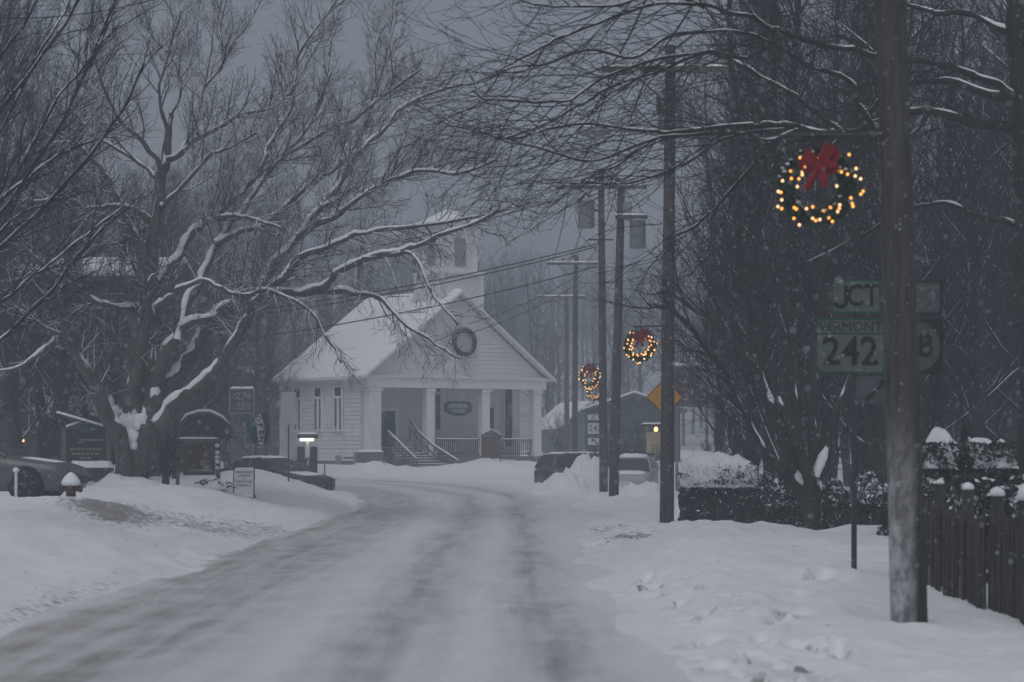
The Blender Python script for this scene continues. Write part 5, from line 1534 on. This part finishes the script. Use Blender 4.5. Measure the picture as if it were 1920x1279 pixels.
# fuel pump with a lit canopy, rack, back of a road sign
q = P(577, 880, 98); fz = gz(q[0], 98)
fp = thing('fuel_pump', 'fuel pump under a small canopy with a glowing strip light, before the church', 'fuel pump', (q[0], 98, fz))
pq = lambda y: float(P(0, y, 98)[2]) - fz
MB().box((0, 0, pq(818)), (.86, .55, .18)).build('canopy', M['slate'], fp, bevel=.02)
snow_cap(-.44, .44, -.28, .28, pq(818) + .09, .09, 3).build('snow', M['lump'], fp, smooth=True)
MB().box((-.02, -.2, pq(824.5)), (.60, .16, .13)).build('strip_light', M['tube'], fp, bevel=.02)
MB().box((0, 0, pq(828) / 2), (.13, .13, pq(828))).build('post', M['whitetrim'], fp)
MB().box((-.3, .05, pq(855) / 2 + .3), (.32, .3, pq(850) + .1)).build('pump_body', M['darkmetal'], fp, bevel=.03)
MB().box((.26, .05, pq(855) / 2 + .3), (.3, .3, pq(850) + .1)).build('pump_body', M['darkmetal'], fp, bevel=.03)
q = P(599, 886, 95)
rk = thing('metal_rack', 'square dark metal rack standing right of the fuel pump', 'rack', (q[0], 95, gz(q[0], 95)))
MB().box((-.22, 0, .4), (.05, .05, .85)).box((.22, 0, .4), (.05, .05, .85)).box((0, 0, .82), (.5, .05, .05)).box((0, 0, .35), (.44, .04, .04)).build('frame', M['darkmetal'], rk)
q = P(541, 905, 78); zb_ = gz(q[0], 78)
rs = thing('road_sign', 'pale blank panel on a thin post in front of the church left corner', 'road sign', (q[0], 78, zb_))
zq = lambda y: float(P(0, y, 78)[2]) - zb_
MB().tube([(0, 0, -.2), (0, 0, zq(735))], .028, 8).build('post', M['darkmetal'], rs)
MB().prism(off(rrect(.5, zq(735) - zq(797), .02), 0, (zq(735) + zq(797)) / 2), -.04, -.03).build('panel', mat('sign_back', (.42, .43, .45), .5, 8, .1), rs)


# fuel price signs
M['pricedim'] = mat('faded_price_white', (.27, .27, .28), .6, 9, .2)


def price(px0, px1, y0, y1, base, d, a, b, label, panel):
    q = P((px0 + px1) / 2, base, d); zz_ = gz(q[0], d)
    e = thing('price_sign', label, 'price sign', (q[0], d, zz_))
    s = d / F; zt = float(P(0, y0, d)[2]) - zz_; zl_ = float(P(0, y1, d)[2]) - zz_; w_ = (px1 - px0) * s
    for sx_ in (-1, 1):
        MB().box((sx_ * w_ * .42, .06, zl_ / 2), (.12, .12, zl_)).build('post', M['metal'], e)
    MB().box((0, 0, (zt + zl_) / 2), (w_, .16, zt - zl_)).build('panel', panel, e, bevel=.01)
    h_ = zt - zl_
    fr = MB(); fr.box((0, -.085, zt), (w_ + .08, .05, .06)).box((0, -.085, zl_), (w_ + .08, .05, .06)).box((-w_ / 2, -.085, (zt + zl_) / 2), (.06, .05, h_)).box((w_ / 2, -.085, (zt + zl_) / 2), (.06, .05, h_)); fr.build('frame', M['pricedim'], e)
    text_part(a, h_ * .42, e, M['pricedim'], (w_ * .06, -.09, zt - h_ * .30), bold=.008)
    text_part(b, h_ * .42, e, M['pricedim'], (w_ * .06, -.09, zt - h_ * .72), bold=.008)
    snow_cap(-w_ / 2, w_ / 2, -.1, .1, zt + .03, .09, 6, 16, 4, .06).build('snow', M['lump'], e, smooth=True)
    return e


price(431, 477, 730, 775, 870, 90, '274', '289', 'small maroon fuel price sign reading 274 over 289, on the left', mat('price_plum', (.10, .07, .085), .6, 5, .2))
price(1264, 1331, 686, 762, 870, 88, '276', '303', 'larger red-brown fuel price sign reading 276 over 303, on the right', mat('price_maroon', (.075, .04, .045), .6, 5, .25))

# ------------------------------------------------------------------ buildings behind
def house(nm, label, loc, rz, w, dpt, he, hr, wallm, wins=(), snow=.18, cat='house', ridge='x'):
    e = thing(nm, label, cat, loc, rz)
    MB().box((0, 0, he / 2 - .3), (w, dpt, he + .6)).build('wall', wallm, e)
    o = .35
    if ridge == 'x':
        MB().prism([(-dpt / 2, he), (dpt / 2, he), (0, hr)], -w / 2, w / 2).build('gable', wallm, e, xf=Matrix.Rotation(R(90), 4, 'Z'))
        prof = [(-dpt / 2 - o, he - .12), (0, hr + .1), (dpt / 2 + o, he - .12)]
        ang = R(90); half = w / 2 + o
    else:
        MB().prism([(-w / 2, he), (w / 2, he), (0, hr)], -dpt / 2, dpt / 2).build('gable', wallm, e)
        prof = [(-w / 2 - o, he - .12), (0, hr + .1), (w / 2 + o, he - .12)]; ang = 0; half = dpt / 2 + o
    xf = Matrix.Rotation(ang, 4, 'Z')
    up = lambda t: [(x, z_ + t) for x, z_ in prof]
    ro = MB().prism(up(0) + up(.14)[::-1], -half, half).build('roof', M['slate'], e, xf=xf)
    MB().prism([(x * .99, z_ + .145) for x, z_ in prof] + [(x * .99, z_ + .145 + snow) for x, z_ in prof][::-1], -half + .03, half - .03).build('snow', M['snow'], ro, xf=xf)
    for x, z_, ww, hh in wins:
        f = MB().box((x, -dpt / 2 - .03, z_), (ww + .18, .06, hh + .18)).build('window', M['grey'], e)
        MB().box((x, -dpt / 2 - .065, z_), (ww, .02, hh)).build('pane', M['glass'], f)
        MB().box((x, -dpt / 2 - .08, z_), (.05, .02, hh)).box((x, -dpt / 2 - .08, z_), (ww, .02, .05)).build('sash', M['grey'], f)
    return e


hx_ = (120 - 960) / F * 82
house('house', 'tall brown house with a snowy roof behind the large spreading tree', (hx_ - .4, 82, .4), 0, 9.0, 8, 7.0, 7.6, M['housebrown'],
      [(-2.6, 2.4, .9, 1.4), (0, 2.4, .9, 1.4), (2.6, 2.4, .9, 1.4), (-2.6, 5.2, .9, 1.4), (0, 5.2, .9, 1.4), (2.6, 5.2, .9, 1.4)])
q = P(95, 850, 76)
sh_ = house('shed', 'low dark shed with a snow-blanketed roof behind the covered notice board', (q[0] * .9, 72, .1), 0, 1.6, 1.5, 2.4, 2.65, M['housebrown'], [(.5, 1.2, .5, .6)], cat='shed')
q = P(430, 850, 112)
house('store', 'long grey store with maroon trim behind the fuel price sign on the left', (q[0] - .6, 118, .5), 0, 5.0, 6, 4.2, 5.0, M['housegrey'],
      [(-1.6, 1.7, 1.0, 1.3), (0, 1.7, 1.0, 1.3), (1.6, 1.7, 1.0, 1.3)], cat='store', ridge='y')
q = P(1190, 850, 122)
house('storefront', 'dark green building with a snowy roof behind the utility poles', (q[0], 125, .4), R(0), 5.0, 5, 3.1, 3.8, M['greenwall'],
      [(-1.4, 1.7, .9, 1.1), (1.2, 1.7, .9, 1.1)], cat='store', ridge='y', snow=.12)
q = P(1850, 850, 76)
house('house', 'dim blue-grey house behind the snow-topped hedge at the far right', (q[0], 79, .1), R(-6), 5.5, 6, 3.0, 5.2, M['housegrey'], [(-1.5, 1.7, .9, 1.3), (1.2, 1.7, .9, 1.3)], ridge='y', snow=.1)
q = P(1040, 850, 140)
house('house', 'distant house with a white roof just right of the church corner', (q[0] + 1.5, 150, .2), R(15), 3.6, 6, 2.4, 3.9, M['housegrey'], [], ridge='y', snow=.14)

# lit sign on the right, porch lamps on the left
q = P(1226, 890, 76); zz_ = gz(q[0], 76)
ls = thing('lit_sign', 'cream hanging board lit by a warm lamp beside the street light pole', 'sign', (q[0], 76, zz_))
lq = lambda y: float(P(0, y, 76)[2]) - zz_
MB().box((.32, .03, lq(792) / 2), (.1, .1, lq(792))).build('post', M['brown'], ls)
MB().box((-.02, 0, lq(797)), (.75, .3, .06)).build('hood', M['brown'], ls)
snow_cap(-.42, .38, -.17, .17, lq(797) + .03, .07, 2).build('snow', M['lump'], ls, smooth=True)
MB().box((.0, -.02, lq(830)), (.5, .05, lq(811) - lq(849))).build('board', mat('cream_board', (.42, .37, .27), .6, 8, .15), ls)
mb = MB()
for yy in (836, 841, 846):
    for k in range(3): mb.box((-.02 + .13 * k, -.05, lq(yy)), (.09, .01, .03))
mb.build('lettering', M['brown'], ls)
MB().lathe([(.02, -.09), (.06, -.06), (.075, 0), (.05, .06), (.02, .08)], (.06, -.16, lq(805)), 12).build('lamp', M['lamp'], ls, smooth=True)
q = P(40, 826, 72)
pl_ = thing('wall_lantern', 'pair of small warm lamps glowing above the dark sedan', 'lamp', (q[0], 72, 0.1))
MB().box((0, .1, .9), (.08, .08, 1.7)).box((0, .05, 1.62), (.3, .06, .05)).build('stand', M['black'], pl_)
for s in (-1, 1):
    MB().lathe([(.015, -.05), (.045, -.03), (.05, .02), (.02, .06)], (s * .055, -.02, float(q[2]) - .1), 10).build('lamp', M['lamp'], pl_, smooth=True)

# secondary route marker by the far poles
q = P(1116, 885, 86); zz_ = gz(q[0], 86)
s2 = thing('route_sign', 'small far route 242 marker with an arrow plate beside the transformer pole', 'road sign', (q[0], 86, zz_))
sq = lambda y: float(P(0, y, 86)[2]) - zz_
MB().box((0, .03, sq(778) / 2), (.06, .04, sq(778))).build('post', M['darkmetal'], s2)
for nm, y0_, y1_, tx in (('direction_plate', 776, 789, 'JCT'), ('route_marker', 792, 815, '242'), ('arrow_plate', 820, 836, None)):
    w_ = .62; h_ = sq(y0_) - sq(y1_); zc2 = (sq(y0_) + sq(y1_)) / 2
    o = MB().prism(off(rrect(w_, h_, .03), 0, zc2), -.02, -.012).build(nm, M['green'], s2)
    MB().prism(off(rrect(w_ - .05, h_ - .05, .03), 0, zc2), -.026, -.021).build('panel_face', M['signwhite'], o)
    if tx: text_part(tx, h_ * .75, o, M['green'], (0, -.03, zc2)) if tx != 'JCT' else (letter_j(o, M['green'], -.09, zc2, h_ * .6, .03, -.031), text_part('CT', h_ * .75, o, M['green'], (.06, -.03, zc2)))
    else: MB().prism([(-.15, zc2 + .10), (-.02, zc2 + .10), (-.05, zc2 + .07), (.14, zc2 - .1), (.1, zc2 - .13), (-.08, zc2 + .03), (-.12, zc2 - .01)], -.032, -.028).build('arrow', M['black'], o)


# ------------------------------------------------------------------ hedges, bushes, fence
def leafy(e, nm, n, sampler, size, material, seed):
    r = np.random.default_rng(seed)
    C = sampler(r, n)
    d = r.normal(size=(n, 3)); d /= np.linalg.norm(d, axis=1, keepdims=True)
    s = np.cross(d, r.normal(size=(n, 3))); s /= np.linalg.norm(s, axis=1, keepdims=True) + 1e-9
    l = size * r.uniform(.5, 1.2, (n, 1)); w_ = l * .45
    V = np.stack([C - d * l, C + s * w_, C + d * l, C - s * w_], 1).reshape(-1, 3)
    return np_mesh(nm, V, np.arange(4 * n).reshape(-1, 4), material, e, False)


hb = P(1345, 965, 49); hb[0] = (1350 - 960) / F * 49; hz_ = gz(hb[0], 49) - .05
hg = thing('hedge', 'clipped boxy hedge wearing a thick white snow cap', 'hedge', (hb[0], 49.6, hz_))
hw_ = (1430 - 1290) / 2 / F * 49; hh_ = float(P(0, 888, 49)[2]) - hz_


def box_s(w, dp, h):
    def f(r, n):
        p = r.uniform(-1, 1, (n, 3)); k = r.integers(0, 3, n)
        ax2 = np.where(k == 0, 0, np.where(k == 1, 1, 2)); sg2 = np.sign(p[np.arange(n), ax2])
        sg2 = np.where(ax2 == 1, np.where(r.random(n) < .75, -1, 1), sg2)
        p[np.arange(n), ax2] = sg2 * (1 - r.random(n) ** 2 * .25)
        p[:, 0] *= w; p[:, 1] *= dp; p[:, 2] = (p[:, 2] + 1) / 2 * h
        lump = vnoise(p[:, 0] * 4 + 9, p[:, 2] * 4, 6)
        p[:, 1] += lump * .16; p[:, 0] += lump * .1
        return p
    return f


leafy(hg, 'leaves', 9000, box_s(hw_, .55, hh_), .045, M['hedge'], 1)
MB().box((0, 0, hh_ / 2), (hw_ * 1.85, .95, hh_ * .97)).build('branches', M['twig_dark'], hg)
leafy(hg, 'snow_dabs', 220, box_s(hw_, .60, hh_), .045, M['lump'], 3)


def rim_s(r, n):
    p = r.uniform(-1, 1, (n, 3)); z_ = r.random(n) ** 1.6
    return np.stack([p[:, 0] * hw_, -.60 + .1 * p[:, 1] + .25 * z_ * (r.random(n)), hh_ - .28 + .45 * z_], -1)


leafy(hg, 'snow_tufts', 1700, rim_s, .045, M['lump'], 13)
leafy(hg, 'sprigs', 330, lambda r, n: rim_s(r, n) * np.array([.5, 1, 1]) + np.array([hw_ * .45, -.02, .06]), .045, M['hedge'], 14)
vs, fs = [], []; nx2, ny2 = 30, 14
for j in range(ny2):
    for i in range(nx2):
        u = i / (nx2 - 1) * 2 - 1; v_ = j / (ny2 - 1) * 2 - 1
        ed = max(0, 1 - max(abs(u) ** 4, abs(v_) ** 3)) ** .5
        x = u * (hw_ + .04); y = v_ * .62
        vs.append((x, y, hh_ - .14 + ed * .58 + (.24 * float(vnoise(x * 2.2 + 3, y * 2.2, 5)) + .12 * float(vnoise(x * 7, y * 7, 6))) * ed - .10 * (1 - ed) - .4 * float(vnoise(x * 6, y * 6, 8)) * (1 - ed)))
for j in range(ny2 - 1):
    for i in range(nx2 - 1):
        a = j * nx2 + i; fs.append((a, a + 1, a + nx2 + 1, a + nx2))
MB().add(vs, fs).build('snow', M['lump'], hg, smooth=True)
# drifted mound left of it
q = P(1284, 915, 55)
sm = MB(); vs, fs = [], []
for j in range(9):
    for i in range(16):
        a = i / 16 * 6.283; f = j / 8 * 1.57
        rr_ = .42 * (1 + .25 * float(vnoise(i * .7, j * .7, 3)))
        vs.append((q[0] + rr_ * math.cos(a) * math.cos(f), 55 + rr_ * math.sin(a) * math.cos(f), gz(q[0], 55) - .1 + .66 * math.sin(f)))
for j in range(8):
    for i in range(16): fs.append((j * 16 + i, j * 16 + (i + 1) % 16, (j + 1) * 16 + (i + 1) % 16, (j + 1) * 16 + i))
tag(sm.add(vs, fs).build('snow_heap', M['lump'], None, smooth=True), 'rounded white snow heap against the left end of the clipped hedge', 'snow heap')


def blob_s(w, dp, h):
    def f(r, n):
        d = r.normal(size=(n, 3)); d /= np.linalg.norm(d, axis=1, keepdims=True); d[:, 2] = np.abs(d[:, 2])
        rad = 1 - .45 * r.random(n) ** 2 + .3 * vnoise(d[:, 0] * 3 + 5, d[:, 2] * 3 + d[:, 1] * 2, 4)
        p = d * rad[:, None] * np.array([w, dp, h]); return p
    return f


def top_s(w, dp, h):
    b = blob_s(w, dp, h)
    def f(r, n):
        p = b(r, n * 4); k = np.argsort(-(p[:, 2] / h + .35 * r.random(len(p))))[:n]; return p[k] + np.array([0, 0, .03])
    return f


def bush(px_, d, w, h, label, seed, n=3500, dabs=160, sz=.045, zoff=0, group=None):
    x = (px_ - 960) / F * d
    e = thing('bush', label, 'bush', (x, d, gz(x, d) - .08 + zoff), 0, group)
    leafy(e, 'leaves', n, blob_s(w, w * .8, h), sz, M['hedge'], seed)
    leafy(e, 'snow_dabs', dabs, top_s(w, w * .82, h), sz * 1.1, M['lump'], seed + 1)
    mb = MB(); rr_ = random.Random(seed)
    for k in range(9):
        a = rr_.uniform(0, 6.28); mb.tube([(0, 0, 0), (w * .3 * math.cos(a), w * .3 * math.sin(a), h * .45), (w * .65 * math.cos(a), w * .6 * math.sin(a), h * .8)], [.02, .014, .008], 5)
    mb.build('stems', M['twig_dark'], e)
    return e


bush(1475, 44, .55, .85, 'dark leafy bush left of the many-stemmed tree', 71)
bush(1570, 42, .55, 1.0, 'dark leafy bush right of the many-stemmed tree', 73)
bush(1632, 41, .55, 1.15, 'dark leafy bush behind the route sign post, much snow on top', 75, dabs=420)
bush(1440, 49, .5, 1.2, 'dark leafy bush at the right end of the clipped hedge', 77)
bush(1715, 35, .6, 1.1, 'dark leafy bush just behind the nearest pole', 79)
bush(1770, 30, .6, 1.0, 'dark leafy bush behind the pickets near the pole', 81, dabs=90)
bush(1850, 28.5, .6, 1.05, 'snow-dabbed bush behind the middle of the picket fence', 83, dabs=200)
bush(1920, 27.5, .6, 1.15, 'dark bush behind the picket fence at the right edge', 85, dabs=200)
# snow-topped hedge behind the fence
x0_ = (1725 - 960) / F * 36; x1_ = (1990 - 960) / F * 36
h2 = thing('hedge', 'long dark hedge with lumpy snow on top behind the picket fence', 'hedge', ((x0_ + x1_) / 2, 36.5, gz(7, 36)))
w2 = (x1_ - x0_) / 2
leafy(h2, 'leaves', 9000, box_s(w2, .58, 1.42), .055, M['hedge'], 5)
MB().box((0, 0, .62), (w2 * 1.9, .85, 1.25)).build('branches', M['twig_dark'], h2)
vs, fs = [], []; nx2, ny2 = 40, 8
for j in range(ny2):
    for i in range(nx2):
        u = i / (nx2 - 1) * 2 - 1; v_ = j / (ny2 - 1) * 2 - 1; x = u * w2; y = v_ * .55
        ed = max(0, 1 - max(abs(u) ** 8, abs(v_) ** 4)) ** .5
        vs.append((x, y, 1.16 + ed * (.10 + .50 * float(vnoise(x * 2.2, y * 2, 15)) + .3 * float(vnoise(x * 6, y * 5, 16)) + .12) - .14 * (1 - ed)))
for j in range(ny2 - 1):
    for i in range(nx2 - 1):
        a = j * nx2 + i; fs.append((a, a + 1, a + nx2 + 1, a + nx2))
MB().add(vs, fs).build('snow', M['lump'], h2, smooth=True)
# little spruce tip above it
sx_ = (1808 - 960) / F * 34
sp_ = thing('spruce', 'small pointed dark spruce rising above the snow-topped hedge', 'spruce tree', (sx_, 34, gz(sx_, 34)))


def cone_s(h, w):
    def f(r, n):
        t = r.random(n) ** .7; a = r.uniform(0, 6.283, n); ra = w * (1 - t) * (.75 + .25 * np.sin(t * 40)) * r.uniform(.4, 1, n)
        return np.stack([ra * np.cos(a), ra * np.sin(a), .15 + t * (h - .15)], -1)
    return f


leafy(sp_, 'foliage', 3500, cone_s(1.72, .42), .05, M['hedge'], 9)
leafy(sp_, 'snow_dabs', 120, cone_s(1.6, .45), .05, M['lump'], 10)
MB().tube([(0, 0, 0), (0, 0, 1.7)], [.035, .008], 7).build('trunk', M['bark_dark'], sp_)

# picket fence
XF = 4.66
fe = thing('picket_fence', 'dark weathered picket fence with snow-capped posts at the right edge', 'fence', (XF, 24, gz(XF, 24)))
gzf = float(fe.location.z)
pk = MB(); yy = 16.5
rr_ = random.Random(8)
while yy < 27.2:
    zb_ = gz(XF, yy) - gzf
    hgt = .90 + rr_.uniform(-.03, .03)
    w_ = .09 + rr_.uniform(-.012, .012); hgt += rr_.uniform(-.05, .04)
    x_ = rr_.uniform(-.03, .03)
    pk.add([(x_ + dx, yy - 24 + dy, zb_ + dz_) for dx in (-.01, .012) for dy, dz_ in ((-w_ / 2, -.15), (w_ / 2, -.15), (w_ / 2, hgt - .06), (0, hgt + .02), (-w_ / 2, hgt - .06))],
           [(0, 1, 2, 3, 4), (9, 8, 7, 6, 5), (0, 5, 6, 1), (1, 6, 7, 2), (2, 7, 8, 3), (3, 8, 9, 4), (4, 9, 5, 0)])
    yy += .098
pk.build('pickets', M['fence'], fe)
MB().box((.04, -2.2, .78), (.05, 10.6, .09)).box((.04, -2.2, .3), (.05, 10.6, .09)).build('rails', M['fence'], fe)
for pxx, pyy, cs in ((1752, 908, .6), (1804, 918, .8), (1858, 930, .95), (1910, 938, .7), (1975, 950, 1), (2050, 965, 1)):
    d_ = XF * F / (pxx - 960); zt = float(P(0, pyy, d_)[2]) - gzf
    po = MB().box((.06, d_ - 24, zt / 2 - .1), (.11, .11, zt + .2)).build('post', M['fence'], fe, bevel=.006)
    MB().lathe([(.075 * cs, zt - .0), (.085 * cs, zt + .02), (.07 * cs, zt + .06 * cs), (.035 * cs, zt + .085 * cs), (.01, zt + .095 * cs)], (.06, d_ - 24, 0), 14).build('snow', M['lump'], po, smooth=True)
# stout gate post at the frame edge
d_ = 20.3
MB().box((.03, d_ - 24, .5), (.2, .2, 1.25)).build('gate_post', M['fence'], fe, bevel=.01)
MB().lathe([(.15, 1.12), (.16, 1.16), (.13, 1.25), (.06, 1.29)], (.03, d_ - 24, 0), 14).build('snow', M['lump'], fe, smooth=True)

# ------------------------------------------------------------------ falling-snow air
hz = MB().box((0, 195, 24), (520, 470, 52)).build('haze', None or M['snow'], None)
hz.data.materials.clear()
hm = bpy.data.materials.new('haze_air'); hm.use_nodes = True
nt = hm.node_tree
nt.nodes.remove(nt.nodes['Principled BSDF'])
pv = N(nt, 'ShaderNodeVolumePrincipled')
pv.inputs['Color'].default_value = (.79, .87, .96, 1); pv.inputs['Density'].default_value = HAZE = .0033; pv.inputs['Anisotropy'].default_value = 0.1
nt.links.new(pv.outputs['Volume'], nt.nodes['Material Output'].inputs['Volume'])
hz.data.materials.append(hm)
tag(hz, 'pale falling-snow haze filling the street', 'haze', kind='stuff')

rf_ = np.random.default_rng(3)
nf = 42000
fy_ = 7 + 75 * rf_.random(nf) ** .7
FC = np.stack([rf_.uniform(-.30, .30, nf) * fy_ + rf_.uniform(-1.5, 1.5, nf), fy_, .05 + rf_.random(nf) * (2.0 + .24 * fy_)], -1)
fr_ = rf_.uniform(.0035, .008, (nf, 1))
ax1 = rf_.normal(size=(nf, 3)); ax1 /= np.linalg.norm(ax1, axis=1, keepdims=True)
ax2 = np.cross(ax1, rf_.normal(size=(nf, 3))); ax2 /= np.linalg.norm(ax2, axis=1, keepdims=True)
ax3 = np.cross(ax1, ax2)
FV = np.stack([FC + ax1 * fr_, FC + ax2 * fr_, FC - ax1 * fr_, FC - ax2 * fr_, FC + ax3 * fr_ * .7, FC - ax3 * fr_ * .7], 1).reshape(-1, 3)
fb = (np.arange(nf) * 6)[:, None, None]
FQ = (np.array([(0, 1, 4), (1, 2, 4), (2, 3, 4), (3, 0, 4), (1, 0, 5), (2, 1, 5), (3, 2, 5), (0, 3, 5)])[None] + fb).reshape(-1, 3)
tag(np_mesh('snowflakes', FV, FQ, M['snow'], None, False), 'fine white snowflakes falling through the street air', 'snowfall', kind='stuff')

# ------------------------------------------------------------------ light, world, camera
w = bpy.data.worlds.new('World'); SC.world = w; w.use_nodes = True
nt = w.node_tree; bg = nt.nodes['Background']
sk = N(nt, 'ShaderNodeTexSky'); sk.sky_type = 'NISHITA'; sk.sun_disc = False
EL, AZ = R(62), R(200)
sk.sun_elevation = EL; sk.sun_rotation = AZ; sk.air_density = 1.0; sk.dust_density = 5.0; sk.ozone_density = 0.6
hs_ = N(nt, 'ShaderNodeHueSaturation'); hs_.inputs['Saturation'].default_value = .60
nt.links.new(sk.outputs['Color'], hs_.inputs['Color']); nt.links.new(hs_.outputs['Color'], bg.inputs['Color'])
bg.inputs['Strength'].default_value = .06
sl = bpy.data.lights.new('sun', 'SUN'); sl.energy = .5; sl.angle = R(40); sl.color = (.86, .935, 1.0)
so = bpy.data.objects.new('sun', sl); COL.objects.link(so)
# overcast: soft light from behind the camera
dv = Vector((math.sin(AZ) * math.cos(EL), math.cos(AZ) * math.cos(EL), math.sin(EL)))
so.rotation_euler = dv.to_track_quat('Z', 'Y').to_euler()

cam = bpy.data.cameras.new('camera'); co = bpy.data.objects.new('camera', cam); COL.objects.link(co)
co.location = (0, 0, CAMH); co.rotation_euler = (R(90), 0, 0)
cam.sensor_width = 36; cam.lens = F / 1920 * 36
cam.shift_y = (HZ - 639.5) / 1920
cam.clip_end = 2000; cam.clip_start = .1
cam.dof.use_dof = True; cam.dof.focus_distance = 62; cam.dof.aperture_fstop = 2.6
SC.camera = co
SC.view_settings.view_transform = 'Standard'; SC.view_settings.look = 'None'; SC.view_settings.gamma = 1
SC.view_settings.exposure = .04
SC.render.engine = 'CYCLES'
SC.cycles.use_denoising = True
SC.cycles.use_adaptive_sampling = False
SC.cycles.max_bounces = 4; SC.cycles.volume_bounces = 1; SC.cycles.transparent_max_bounces = 8
